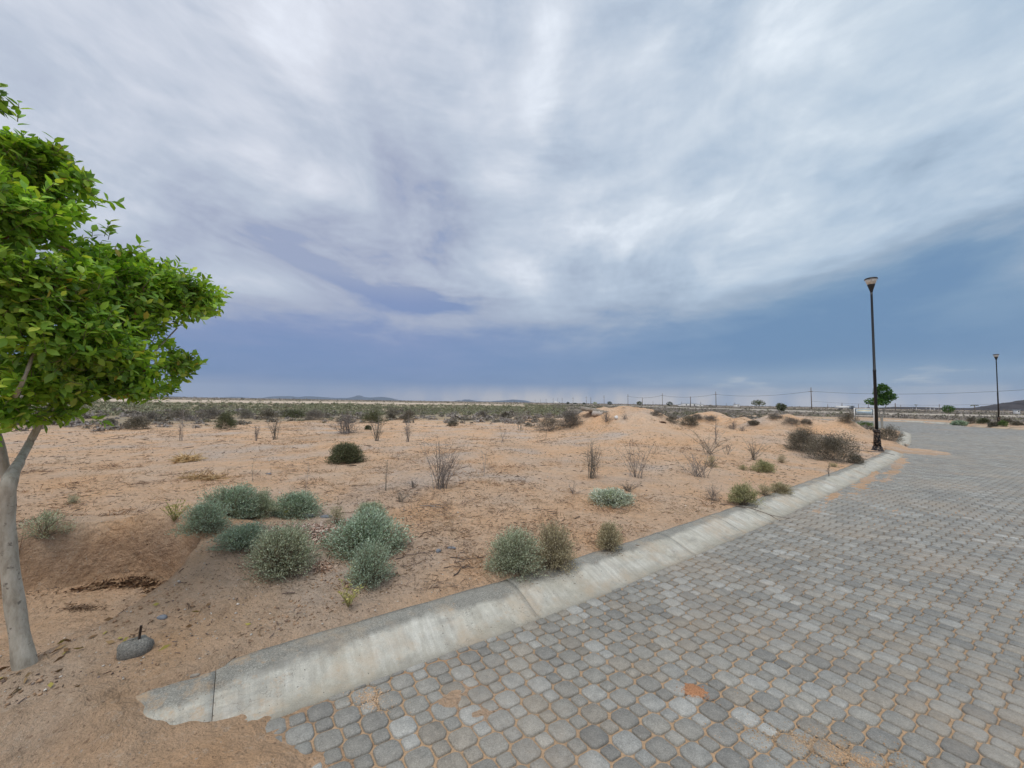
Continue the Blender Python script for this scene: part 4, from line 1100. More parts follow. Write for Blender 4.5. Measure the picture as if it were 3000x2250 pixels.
for a in [(1320, 1636, .42, -.12, .0045, 'Long straight dark stick left of the kerb bushes', (.12, .095, .08), 0, 1),
          (1300, 1668, .26, .6, .004, 'Short dark stick slanting below the long straight one', (.14, .10, .08), 0, 2),
          (1160, 1642, .34, .2, .0045, 'Thin stick lying right of the upright sagebrush lobe', (.17, .13, .11), 1, 3),
          (1230, 1484, .36, -.15, .005, 'Pale forked branch lying on the debris patch', (.36, .33, .30), 3, 4),
          (1330, 1690, .26, .9, .005, 'Dark forked twig beside the kerb edge', (.09, .07, .06), 2, 5),
          (830, 1391, .38, -.12, .006, 'Brown stick lying on bare sand beyond the cushions', (.26, .19, .13), 0, 6),
          (460, 1395, .8, .25, .006, 'Long thin straw-coloured branch left of centre', (.33, .24, .15), 2, 7),
          (1560, 1492, .35, -.2, .004, 'Small crooked twig on gravel in front of the woolly plant', (.16, .12, .10), 1, 8),
          (1775, 1488, .45, .05, .004, 'Dead twigs trailing under the woolly plant', (.20, .16, .13), 2, 9),
          (2110, 1478, .9, -.35, .006, 'Dark trailing stems between the purplish tuft and the kerb', (.17, .13, .11), 2, 10),
          (2460, 1312, 1.6, -.3, .014, 'Grey fallen branches behind the big dark shrub pair', (.22, .19, .17), 3, 11),
          (985, 1508, .3, -.15, .005, 'Dark stick right of the blue-grey rock', (.15, .11, .08), 0, 12)]:
    u, v, L, an, r, lb, col, fk, sd_ = a; curved_stick('fallen_stick', u, v, L, an, r, lb, col, fk, sd_, 'stick', GB)
def heap(name, u, v, RX, RY, H, n, L, pal, label, cat, seed, wid=.3, bend=0.0):
    rs = np.random.RandomState(seed); p = on_ground(u, v); mb = MB()
    X = rs.normal(0, .42, n)*RX; Y = rs.normal(0, .42, n)*RY; Y = Y - bend*X*X
    gx, gy = p[0]+X, p[1]+Y
    q = np.exp(-(X/RX)**2*1.5-((Y+bend*X*X)/RY)**2*1.5)
    Z = ground_z(gx, gy)-p[2]+.003+H*q*rs.uniform(.3, 1, n)
    P = np.stack([X, Y, Z], 1); D = rs.normal(0, 1, (n, 3))*[1, 1, .28]
    add_blades(mb, P, D, L*rs.uniform(.6, 1.3, n), L*wid, np.array(pal)[rs.randint(len(pal), size=n)]*rs.uniform(.75, 1.2, (n, 1)), rs)
    o = mb.build(name, M_tint); o.location = p; tag(o, label, cat); return o
heap('dead_leaf_heap', 908, 1572, .42, .30, .09, 2600, .04, [(.55, .38, .29), (.68, .52, .42), (.42, .26, .19), (.78, .64, .54)], 'Pinkish heap of dead curled leaves between the sagebrush cushions', 'leaf heap', 1, .4)
heap('dead_leaf_heap', 942, 1664, .14, .09, .02, 300, .035, [(.60, .42, .31), (.72, .56, .44), (.40, .25, .17)], 'Small patch of pale dead leaves in front of the big sagebrush ball', 'leaf heap', 2, .35)
heap('dead_leaf_heap', 385, 1712, .40, .09, .04, 1000, .055, [(.15, .085, .05), (.27, .165, .095), (.46, .31, .19), (.09, .055, .035)], 'Brown crescent of dry leaf litter on the basin floor', 'leaf litter', 3, .25, .9)
heap('dead_leaf_heap', 235, 1785, .20, .045, .015, 200, .035, [(.17, .11, .07), (.26, .18, .12)], 'Short streak of dry leaves at the left of the basin floor', 'leaf litter', 4, .2)
heap('straw_bundle', 548, 1352, .24, .16, .10, 520, .22, [(.62, .44, .22), (.44, .30, .15), (.72, .54, .30)], 'Golden straw bundle lying on the sand left of centre', 'straw', 5, .07)
heap('straw_bundle', 590, 1405, .42, .10, .05, 420, .20, [(.55, .38, .19), (.40, .26, .14), (.62, .46, .26)], 'Long flat streak of golden straw below the bundle', 'straw', 6, .06)

# ---- stones
def rock(name, pos, s, label, m=M_rock, seed=0, cat='stone', rz=0, grp=None):
    rs = np.random.RandomState(seed); n = 14; k = 8
    V = []
    for i in range(k+1):
        e = -math.pi/2+math.pi*i/k
        for j in range(n):
            a = 2*math.pi*j/n; q = 1+.5*float(fbm(np.array([math.cos(a)*1.3+seed]), np.array([math.sin(a)*1.3+e*1.1]), .9, 3, seed)[0])
            c = math.copysign(abs(math.cos(e))**.6, 1)
            V.append((s[0]*c*math.cos(a)*q, s[1]*c*math.sin(a)*q, s[2]*math.sin(e)*q))
    i = np.arange(k)[:, None]; j = np.arange(n)[None]; F = np.stack([i*n+j, i*n+(j+1) % n, (i+1)*n+(j+1) % n, (i+1)*n+j], -1).reshape(-1, 4)
    o = mk(name, V, F, m, smooth=False); o.location = (pos[0], pos[1], pos[2]+s[2]*.35); o.rotation_euler = (0, 0, rz)
    if label: tag(o, label, cat, grp)
    return o
M_blue = mat('blue_grey_rock', flat((.20, .215, .235), .9, .2, (30, .3)))
rock('rock', on_ground(893, 1516), (.10, .05, .035), 'Blue-grey flat rock at the back of the leaf heap', M_blue, 3)
rock('rock', on_ground(955, 1516), (.07, .04, .02), 'Smaller grey rock right of the blue-grey flat one', M_blue, 4)
rock('rock', on_ground(1284, 1617), (.026, .022, .018), 'Small round grey pebble stone on the gravel', M_blue, 5)
rock('rock', on_ground(1322, 1607), (.045, .018, .012), 'Small elongated dark grey stone right of the round one', M_blue, 6)
rock('rock', on_ground(788, 1390), (.05, .025, .015), 'Flat grey pebble on bare sand beyond the cushions', M_blue, 7)
rock('rock', on_ground(565, 1985), (.04, .028, .015), 'Pale tan flat stone lying near the buried kerb end', M_rock, 8)
rock('rock', on_ground(475, 1818), (.03, .02, .012), 'Little dark stone inside the basin on the right slope', M_blue, 9)
p = on_ground(1738, 1214); st = empty('stone_slab_pile', p); tag(st, 'Pale stone slab balanced on a small block atop the big mound', 'stone pile')
def slab_mesh(name, size, seed, m, parent):
    rs = np.random.RandomState(seed); nx, ny = 9, 5; mb = MB()
    X, Y = np.meshgrid(np.linspace(-.5, .5, nx), np.linspace(-.5, .5, ny), indexing='ij')
    e = 1-.12*(np.abs(X)*2)**6*rs.uniform(.3, 1, X.shape)
    T = np.stack([X*size[0]*e, Y*size[1]*(1-.25*rs.rand()*np.abs(X)), size[2]/2+rs.normal(0, size[2]*.10, X.shape)], -1).reshape(-1, 3)
    Bt = T*[.97, .97, 1]-[0, 0, size[2]]; i = np.arange(nx-1)[:, None]; j = np.arange(ny-1)[None]; n = nx*ny
    F = np.stack([i*ny+j, (i+1)*ny+j, (i+1)*ny+j+1, i*ny+j+1], -1).reshape(-1, 4)
    ring = list(range(0, n, ny))+list(range((nx-1)*ny+1, n))+list(range(n-1-ny, -1, -ny))+list(range(ny-2, 0, -1)); r = np.array(ring); r2 = np.roll(r, -1)
    return mk(name, np.vstack([T, Bt]), [np.concatenate([F, F[:, ::-1]+n, np.stack([r2, r, r+n, r2+n], 1)])], m, parent)
s1 = slab_mesh('top_slab', (1.35, .8, .16), 3, M_rock, st); s1.location = (.1, .1, .17); s1.rotation_euler = (.06, .16, .15)
s2 = slab_mesh('support_block', (.5, .3, .2), 4, mat('pale_stone', flat((.52, .47, .42), .9, .1, (20, .2))), st); s2.location = (.12, -.30, .03); s2.rotation_euler = (0, .1, .3)
p = on_ground(1803, 1228); mb = MB(); mb.lathe([(.04, 0), (.075, .01), (.08, .11), (.065, .125)], 16, (0, 0, .0))
can = mb.build('paint_can', M_white); can.location = p+[0, 0, .06]; can.rotation_euler = (1.25, 0, .3); tag(can, 'White round can lying on the big mound between two twig tufts', 'can')

# concrete lump with a rebar stub
p = on_ground(395, 1912); p = p-[0, 0, .012]; L_ = empty('concrete_lump', p); tag(L_, 'Rough concrete lump with a rusty bar sticking up, beside the basin', 'concrete lump')
o = rock('lump', (0, 0, 0), (.085, .055, .055), None, M_lump, 21, rz=.25); o.parent = L_; o.location = (0, 0, .03); o.rotation_euler = (0, -.12, .25)
mb = MB(); mb.tube([(0, 0, .04), (.012, 0, .16)], [.006, .006], 8, cap=True); mb.build('rebar', M_steel, L_).location = (.015, 0, 0)
# fallen leaves round the young tree
rs_ = np.random.RandomState(5); mb = MB(); n = 70; q = on_ground(72, 1955); X = q[0]+rs_.normal(.1, .35, n); Y = q[1]+rs_.normal(0, .22, n); k = np.hypot(X-q[0], Y-q[1]) > .08; X, Y = X[k], Y[k]; n = len(X)
P = np.stack([X, Y, ground_z(X, Y)+.008], 1); c = np.array([(.20, .12, .06), (.36, .30, .08), (.30, .20, .10)])[rs_.randint(3, size=n)]
add_blades(mb, P, rs_.normal(0, 1, (n, 3))*[1, 1, .15], rs_.uniform(.03, .06, n), .022, c, rs_); tag(mb.build('fallen_leaves', M_tint), kind='stuff')
# ants' orange mound on the stones
xs = np.linspace(-.07, .07, 26); X, Y = np.meshgrid(xs, xs, indexing='ij')
q = np.hypot(X, Y*1.2)/.045*(1+.5*fbm(X+5, Y, .04, 3, 7))
Z = .016*np.exp(-q**2*1.1) - .006*np.exp(-(q/.25)**2) + fbm(X, Y, .012, 3, 8)*.006 - .002; i = np.arange(25)[:, None]; j = np.arange(25)[None]
F = np.stack([i*26+j, (i+1)*26+j, (i+1)*26+j+1, i*26+j+1], -1).reshape(-1, 4); F = F[(Z > 0).ravel()[F].any(1)]
p = on_ground(2035, 2032); M_ant = mat('orange_soil', flat((.40, .20, .105), .95, .1, (120, .35)))
o = mk('ant_mound', np.stack([X, Y, Z+.008], -1).reshape(-1, 3), F, M_ant, smooth=True); o.location = (p[0], p[1], 0); tag(o, 'Small orange ant mound on the paving stones', 'ant mound')
rs_ = np.random.RandomState(91); gx, gy, gs, gc = [], [], [], []
for u, v, a, b_, n, c in [(2395, 2205, .13, .035, 2000, (.40, .29, .19)), (2520, 2240, .09, .035, 1300, (.44, .28, .16)), (2035, 2040, .035, .02, 500, (.42, .23, .13)), (1094, 2057, .06, .035, 900, (.52, .36, .23)), (2460, 2225, .25, .10, 900, (.42, .27, .15))]:
    p = on_ground(u, v); X = rs_.normal(0, a, n); Y = rs_.normal(0, b_, n); gx.append(p[0]+X*.94+Y*.34); gy.append(p[1]-X*.34+Y*.94); gs.append(rs_.lognormal(math.log(.0022), .35, n)); gc.append(np.array(c)*rs_.uniform(.65, 1.3, (n, 1)))
gx, gy, gs, gc = np.concatenate(gx), np.concatenate(gy), np.concatenate(gs), np.concatenate(gc); m = len(gx)
O = np.array([(1, 0, 0), (0, 1, 0), (-1, 0, 0), (0, -1, 0), (0, 0, .7)])
V = ((O[None]*gs[:, None, None]*rs_.uniform(.7, 1.5, (m, 5, 1)))+np.stack([gx, gy, np.full(m, .0095)], 1)[:, None]).reshape(-1, 3)
F = (np.array([(0, 1, 4), (1, 2, 4), (2, 3, 4), (3, 0, 4)])[None]+(np.arange(m)*5)[:, None, None]).reshape(-1, 3)
tag(mk('spilled_sand', V, F, M_tint, None, np.repeat(gc, 5, 0)), kind='stuff')

# burrow: a solid dark lump, the shade inside the hole put into its colour
p = on_ground(1938, 1238); o = rock('burrow_hole', p-[0, 0, .05], (.20, .10, .07), None, mat('burrow_shade', flat((.07, .04, .028), 1, .0)), 31)
tag(o, 'Dark burrow opening low on the right side of the big mound', 'burrow')

# ------------------------------------------------------------------ street lamps
def street_lamp(pos, tilt, k, label):
    e = empty('street_lamp', pos, 0, tilt); e.scale = (k, k, k); tag(e, label, 'street lamp', 'black street lamps along the road')
    mb = MB(); mb.lathe([(.165, -.05), (.165, .03), (.15, .035), (.15, .06), (.125, .075), (.125, .13), (.105, .15)], 8); mb.build('base_plate', M_ped, e)
    mb = MB(); mb.lathe([(.100, .148), (.082, .50), (.078, .60), (.095, .605), (.095, .635), (.075, .65), (.088, .66), (.088, .68), (.05, .70)], 16); mb.build('pedestal', M_ped, e)
    mb = MB(); mb.lathe([(.045, .69), (.040, 2.55), (.044, 2.56), (.044, 2.62), (.036, 2.63), (.030, 5.05), (.030, 5.16)], 16); mb.build('pole', M_black, e, True)
    mb = MB(); mb.lathe([(.030, 5.15), (.040, 5.20), (.075, 5.32), (.098, 5.40), (.100, 5.415)], 24); mb.build('cone_housing', M_black, e, True)
    mb = MB(); mb.lathe([(.098, 5.414), (.128, 5.50), (.160, 5.585)], 28); mb.build('lamp_shade', M_lens, e, True)
    mb = MB(); mb.lathe([(.168, 5.58), (.172, 5.60), (.15, 5.625), (.08, 5.645), (.01, 5.65)], 28); mb.build('cap', M_black, e, True)
    return e
p = on_ground(2571, 1320); street_lamp((p[0], p[1], p[2]-.02), (0, rad(-.55)), 1.065, 'Tall black street lamp with cone head at the kerb bend')
p = at(2925, 35.4); street_lamp((p[0], p[1], .12), (0, 0), 1.17, 'Distant black street lamp on the far kerb at the right edge')

# ------------------------------------------------------------------ framed sign
p = at(2531, 27.0); e = empty('framed_sign', (p[0], p[1], p[2]-.05), rad(-38)); tag(e, 'White framed notice sign on two posts at the street corner', 'sign')
zb = CAM_H-27*(1243-1194.8)/FPX - (p[2]-.05); wid = 1.02; tp = CAM_H+27*(1194.8-1197)/FPX-(p[2]-.05); bt = CAM_H-27*(1219-1194.8)/FPX-(p[2]-.05)
for sx in (-1, 1):
    mb = MB(); mb.box((sx*wid/2, 0, (tp+min(zb, 0)-.1)/2), (.05, .05, tp-min(zb, 0)+.1)); mb.build('post', M_white, e)
mb = MB(); mb.box((0, 0, tp-.025), (wid-.05, .045, .05)); mb.build('frame_rail', M_white, e); mb = MB(); mb.box((0, 0, bt), (wid-.05, .045, .04)); mb.build('frame_rail', M_white, e)
mb = MB(); mb.box((0, .0, (tp+bt)/2), (wid-.10, .02, tp-bt-.11)); mb.build('backing_board', mat('grey_board', flat((.20, .24, .27), .5, .4)), e)
def f_panel(t, b, out):
    uv = t.n('ShaderNodeTexCoord').outputs['Object']; sp = t.n('ShaderNodeSeparateXYZ'); t.l(uv, sp.inputs[0]); x, _, z = sp.outputs
    wx = t.noise(t.xyz(t.m('MULTIPLY', x, 45), t.m('ROUND', t.m('MULTIPLY', z, 22))), 1, 1)
    word = t.m('GREATER_THAN', wx, .46)
    ins = t.m('LESS_THAN', t.m('ABSOLUTE', x), .36)
    def row(z0, hh): return t.m('LESS_THAN', t.m('ABSOLUTE', t.m('SUBTRACT', z, z0)), hh)
    c = t.mix(0, (.62, .72, .76), (0, 0, 0))
    c = t.mix(t.m('MULTIPLY', t.m('MULTIPLY', row(.10, .035), word), ins), c, (.62, .50, .22))
    c = t.mix(t.m('MULTIPLY', row(.005, .006), ins), c, (.25, .40, .55))
    c = t.mix(t.m('MULTIPLY', t.m('MULTIPLY', row(-.055, .028), word), ins), c, (.14, .30, .45))
    c = t.mix(t.m('MULTIPLY', t.m('MULTIPLY', row(-.13, .015), word), ins), c, (.2, .36, .5))
    t.l(c, b.inputs['Base Color']); b.inputs['Roughness'].default_value = .4
mb = MB(); mb.box((0, 0, 0), (wid-.20, .012, tp-bt-.17)); o = mb.build('printed_panel', mat('notice_print', f_panel), e); o.location = (0, -.018, (tp+bt)/2)

# ------------------------------------------------------------------ trees
def leaf_geo():
    V = np.array([(0, 0, 0), (-.16, .28, .05), (0, .30, -.01), (.16, .28, .05), (-.19, .62, .04), (0, .64, -.02), (.19, .62, .04), (0, 1, -.06)])
    V[:, 0] *= 1.25
    return V, [np.array([(0, 2, 1), (0, 3, 2), (4, 5, 7), (5, 6, 7)]), np.array([(1, 2, 5, 4), (2, 3, 6, 5)])]
LV, LF = leaf_geo()
def leaves_mesh(mb, P, D, N, L, C):
    D = unit(D); X = unit(np.cross(D, N)); Z = np.cross(X, D)
    V = P[:, None]+L[:, None, None]*(LV[None, :, 0:1]*X[:, None]+LV[None, :, 1:2]*D[:, None]+LV[None, :, 2:3]*Z[:, None])
    m = len(P); F = [(f[None]+(np.arange(m)*8)[:, None, None]).reshape(-1, f.shape[1]) for f in LF]
    mb.add(V.reshape(-1, 3), F, np.repeat(C, 8, 0))
def blob_px(u, v, Y, ru, rv, ry):
    """crown lobe from its bearing and forward distance -> world centre and radii"""
    D = ray_dir(u, v); P = np.array([0, 0, CAM_H])+D*Y/D[1]
    return P, np.array([ru/FPX*Y/1.25, ry, rv/FPX*Y])
def near_tree():
    rs = np.random.RandomState(31)
    base = on_ground(72, 1955)
    e = empty('young_tree', base); tag(e, 'Young green leafy tree with pale forked trunk at the left edge', 'tree')
    def px(u, v, Y): D = ray_dir(u, v); return np.array([0, 0, CAM_H])+D*Y/D[1]
    B = np.array(base)
    fork = px(30, 1402, B[1]-.02)
    mb = MB()
    trunk = np.array([B+[.02, 0, -.06], B+[0, 0, .0], px(48, 1800, B[1]), px(22, 1600, B[1]-.01), px(20, 1480, B[1]-.02), fork, px(56, 1355, 2.335)])
    tr = smooth_path(trunk, 6); s = np.linspace(0, 1, len(tr)); R_ = np.interp(s, [0, .12, .3, .84, 1], [.060, .047, .038, .030, .023])
    mb.tube(tr-B, R_*(1+.05*np.sin(s*40)), 16, cap=True); mb.build('trunk', M_bark, e, True)
    limbs = [([px(22, 1450, 2.33), fork, px(80, 1310, 2.34), px(118, 1240, 2.36), px(190, 1120, 2.42), px(260, 980, 2.5)], .026, .010),
             ([px(20, 1450, 2.33), px(18, 1400, 2.32), px(0, 1300, 2.30), px(-40, 1180, 2.28), px(-60, 1000, 2.2), px(-50, 760, 2.1)], .024, .010),
             ([px(-25, 1225, 2.28), px(30, 1180, 2.1), px(70, 1110, 2.0), px(130, 950, 2.1)], .016, .006),
             ([px(150, 1185, 2.39), px(300, 1130, 2.6), px(420, 1060, 2.8), px(520, 960, 3.0)], .012, .005),
             ([px(230, 1060, 2.46), px(330, 900, 2.6), px(450, 830, 2.85), px(580, 840, 3.05)], .012, .004),
             ([px(260, 980, 2.5), px(300, 840, 2.6), px(340, 720, 2.7)], .010, .004),
             ([px(-50, 760, 2.2), px(20, 640, 2.25), px(80, 540, 2.3), px(50, 440, 2.2)], .011, .004),
             ([px(-60, 900, 2.3), px(60, 760, 2.3), px(160, 620, 2.3)], .010, .004)]
    for P, a, b in limbs:
        q = smooth_path(P, 5); mb = MB(); mb.tube(q-B, np.linspace(a, b, len(q)), 8); mb.build('branch', M_bark, e, True)
    lobes = [(100, 530, 2.2, 105, 120, .32), (45, 620, 2.0, 120, 110, .32), (60, 850, 1.95, 150, 170, .38), (165, 825, 2.05, 105, 105, .34), (230, 960, 2.2, 150, 180, .42),
             (350, 850, 2.55, 110, 150, .40), (400, 1000, 2.7, 115, 120, .40), (500, 850, 2.9, 110, 100, .36), (575, 870, 3.0, 55, 60, .25), (490, 1055, 2.85, 58, 80, .28), (420, 1130, 2.75, 60, 45, .26), (300, 1110, 2.5, 100, 75, .36),
             (140, 1110, 2.2, 110, 90, .34), (70, 1190, 2.2, 120, 70, .30), (310, 770, 2.6, 85, 62, .30), (440, 775, 2.8, 60, 50, .24), (-120, 800, 2.0, 130, 200, .45), (-130, 520, 2.1, 130, 180, .42), (-120, 1060, 2.1, 130, 120, .40),
             (50, 455, 2.1, 75, 75, .22), (150, 440, 2.2, 22, 50, .1), (225, 520, 2.25, 25, 40, .1), (-75, 250, 2.05, 50, 60, .16)]
    tips, dirs = [], []
    for (u, v, Y, ru, rv, ry) in lobes:
        c, r = blob_px(u, v, Y, ru*.93, rv*.93, ry)
        n = int(1500*(r[0]*r[1]*r[2])**.67/.35**2*.34)+8
        d = unit(rs.normal(0, 1, (n, 3))); q = rs.uniform(.0, 1, n)**.42
        P = c+d*r*q[:, None]*(1+.35*fbm(d[:, 0]*2+u, d[:, 2]*2, .8, 3, 7))[:, None]
        tips.append(P); dirs.append(unit(d*np.array([1, 1, .8])+[0, 0, .45]+rs.normal(0, .25, (n, 3))))
    T = np.concatenate(tips); Dr = np.concatenate(dirs)
    gap = fbm(T[:, 0]*1.1+T[:, 1]*.6, T[:, 2]+T[:, 1]*.5, .30, 3, 83)+.6*fbm(T[:, 1], T[:, 2]-T[:, 0]*.4, .16, 2, 89)
    kp = gap > -.055; T, Dr = T[kp], Dr[kp]
    # shoots that stand out past the crown
    i = rs.choice(len(T), 170, replace=False); far_ = T[i]+Dr[i]*rs.uniform(.05, .16, (170, 1)); T = np.vstack([T, far_]); Dr = np.vstack([Dr, unit(Dr[i]+rs.normal(0, .2, (170, 3)))])
    # twigs
    mb = MB(); L0 = rs.uniform(.06, .15, len(T)); add_segs(mb, T-Dr*L0[:, None]-B, T-B, .0024, .0012, (.24, .20, .12)); mb.build('twigs', M_tint, e)
    k = 8; n = len(T)
    ph = rs.uniform(0, 6.28, (n, 1))+np.arange(k)[None]*2.4; al = np.linspace(0, .10, k)[None]*rs.uniform(.7, 1.2, (n, 1))
    up = np.array([0, 0, 1.0]); A = unit(np.cross(Dr, up+rs.normal(0, .1, Dr.shape))); Bv = np.cross(Dr, A)
    radl = A[:, None]*np.cos(ph)[..., None]+Bv[:, None]*np.sin(ph)[..., None]
    P = (T[:, None]-Dr[:, None]*al[..., None]).reshape(-1, 3)
    D = (radl*.85+Dr[:, None]*.65+rs.normal(0, .18, (n, k, 3))+[0, 0, -.08]).reshape(-1, 3)
    N = unit((Dr[:, None]*1.0+up*.8+rs.normal(0, .25, (n, k, 3)))).reshape(-1, 3)
    m = len(P); L = rs.uniform(.034, .072, m)
    depth = (P-[0, 0, CAM_H])@cF
    pal = np.array([(.18, .33, .045), (.25, .42, .06), (.34, .50, .07), (.12, .23, .035), (.44, .52, .09)])
    clump = np.clip(1+1.1*fbm(P[:, 0]+P[:, 1]*.7, P[:, 2], .22, 3, 77), .6, 1.35)[:, None]
    C = pal[rs.choice(5, p=[.3, .28, .2, .14, .08], size=m)]*rs.uniform(.72, 1.2, (m, 1))*clump*1.2
    yl = rs.rand(m) < .005; C[yl] = (.55, .42, .07); yl = rs.rand(m) < .002; C[yl] = (.22, .12, .05)
    keep = (depth > 1.0)
    P, D, N, L, C, depth = P[keep], D[keep], N[keep], L[keep], C[keep], depth[keep]
    # the leaves that show largest stand free as single leaves, the rest are one mass
    u = 1500+FPX*((P-[0, 0, CAM_H])@cR)/depth; v = 1125-FPX*((P-[0, 0, CAM_H])@cU)/depth
    cell = (np.floor(u/22)*1000+np.floor(v/22)).astype(int); order = np.argsort(depth); seen = set(); front = []
    for i in order:
        if -10 < u[i] < 700 and cell[i] not in seen: seen.add(cell[i]); front.append(i)
    front = np.array(front); sc = L[front]/depth[front]; top = front[np.argsort(-sc)[:300]]
    rest = np.ones(len(P), bool); rest[top] = False
    mb = MB(); leaves_mesh(mb, P[rest]-B, D[rest], N[rest], L[rest], C[rest]); o = mb.build('foliage', M_leaf, e); o.color = (0, 0, 0, 1); tag(o, kind='stuff')
    lm = mk('leaf', LV, LF, M_leaf, link=False)
    for i in top:
        d = unit(D[i]); x = unit(np.cross(d, N[i])); z = np.cross(x, d); o = obj_of('leaf', lm, e); s_ = L[i]
        o.matrix_local = Matrix(((x[0]*s_, d[0]*s_, z[0]*s_, P[i][0]-B[0]), (x[1]*s_, d[1]*s_, z[1]*s_, P[i][1]-B[1]), (x[2]*s_, d[2]*s_, z[2]*s_, P[i][2]-B[2]), (0, 0, 0, 1)))
        o.color = (*C[i], 1)
near_tree()
def far_tree(name, pos, H, lobes, label, seed, pal='green', trunk_r=.04, leaf=.07, n=900, stems=1, lean=0, grp=None, thc=(.36, .33, .28)):
    rs = np.random.RandomState(seed); e = empty(name, pos); tag(e, label, 'tree', grp)
    mb = MB()
    for s in range(stems):
        a = (s-(stems-1)/2)*.5; top = np.array([a*H*.5+lean, 0, H*.62]); mb.tube([(a*.1, 0, -.1), (a*.2+lean*.3, .02, H*.25), top], [trunk_r, trunk_r*.8, trunk_r*.4], 6, thc)
    mb.build('trunk', M_tint, e)
    fo = MB(); tot = sum(l[3]*l[4] for l in lobes)
    for (cx, cy, cz, rx, rz) in lobes:
        k = int(n*rx*rz/tot); d = unit(rs.normal(0, 1, (k, 3))); P = np.array([cx, cy, cz])+d*np.array([rx, rx*.9, rz])*(rs.uniform(.1, 1, k)**.45)[:, None]
        add_blades(fo, P, d+rs.normal(0, .6, (k, 3)), leaf*rs.uniform(.7, 1.3, k), leaf*.6, pcol(rs, pal, k), rs)
    fo.build('crown', M_plant, e); return e
PALS['tgreen'] = [(.05, .12, .02), (.075, .16, .03), (.035, .08, .015), (.10, .20, .04)]
PALS['dkgreen'] = [(.035, .055, .02), (.05, .075, .03), (.025, .035, .015)]
p = at(2583, 29); e_ = far_tree('young_tree', p, 3.2, [(.10, 0, 2.75, .55, .5), (.55, 0, 2.45, .5, .28), (-.5, 0, 2.05, .6, .25), (.05, 0, 2.1, .5, .28), (.1, 0, 3.15, .28, .25)], 'Small windswept green tree behind the near street lamp', 41, 'tgreen', .05, .12, 3000, 2)
p = at(2778, 44); far_tree('young_tree', p, 1.9, [(0, 0, 1.35, .55, .42)], 'Short green sapling with bare top twigs on the far verge', 42, 'tgreen', .03, .10, 900, 1)
GH = 'trees along the horizon'
for (u, Y, H, lobes, label, sd_, pal, st) in [
    (2223, 150, 3.4, [(-1.2, 0, 2.5, 1.5, .9), (1.2, 0, 2.4, 1.3, .8), (0, 0, 2.9, 1.2, .6)], 'Wide green two-stemmed tree right of the tallest middle pole', 51, 'dark', 2),
    (2289, 95, 1.9, [(0, 0, 1.2, .9, .75)], 'Dark small tree left of the tallest utility pole', 52, 'dark', 1),
    (1962, 260, 3.2, [(0, 0, 1.8, 2.0, 1.3)], 'Dark round-crowned tree right of a utility pole above the big mound', 53, 'dkgreen', 1),
    (1873, 240, 3.0, [(0, 0, 1.9, 1.5, 1.0)], 'Olive tree with a visible trunk on the horizon above the mound', 54, 'dark', 1),
    (1786, 300, 3.4, [(0, 0, 1.7, 1.8, 1.4)], 'Dark ball-shaped tree on the horizon left of the mound top', 55, 'dkgreen', 1),
    (1743, 330, 2.6, [(0, 0, 1.6, 1.6, .9)], 'Pale thin-leaved tree on the horizon, left of the dark ball-shaped one', 56, 'sage', 1),
    (1711, 340, 2.2, [(0, 0, 1.0, 1.3, .9)], 'Third dark shrub-like tree from the left on the horizon', 57, 'dkgreen', 1),
    (1685, 360, 1.9, [(0, 0, .8, 1.6, .7)], 'Second dark shrub-like tree from the left on the horizon, flat topped', 58, 'dkgreen', 1),
    (1664, 370, 2.4, [(0, 0, 1.1, 1.1, 1.0)], 'Leftmost tiny dark tree on the horizon', 59, 'dkgreen', 1)]:
    far_tree('horizon_tree', at(u, Y), H, lobes, label, sd_, pal, .12, .45, 420, st, grp=GH)
def palm(u, Y, H, label, seed, up=0):
    rs = np.random.RandomState(seed); p = at(u, Y); e = empty('palm_tree', (p[0], p[1], p[2]+up)); tag(e, label, 'palm tree', GH)
    mb = MB(); mb.tube([(0, 0, -.3), (.03, 0, H*.5), (0, 0, H)], [.16, .13, .13], 6, (.22, .18, .14)); mb.build('trunk', M_tint, e)
    mb = MB()
    for i in range(22):
        a = rs.uniform(0, 6.28); l = H*.42; t = np.linspace(0, 1, 5)[:, None]; P = np.array([[0, 0, H]])+np.array([[math.cos(a)*l, math.sin(a)*l, l*.35]])*t-np.array([[0, 0, l*.55]])*t**2*rs.uniform(.6, 1.3)
        mb.tube(P, [.05, .12, .12, .08, .02], 3, pcol(rs, 'dark', 1)[0])
    mb.build('fronds', M_tint, e)
palm(2856, 160, 2.9, 'Spread-topped palm left of the distant lamp', 1)
palm(2684, 230, 2.0, 'Squat dark palm on the low ridge right of the small windswept tree', 2, 1.5)

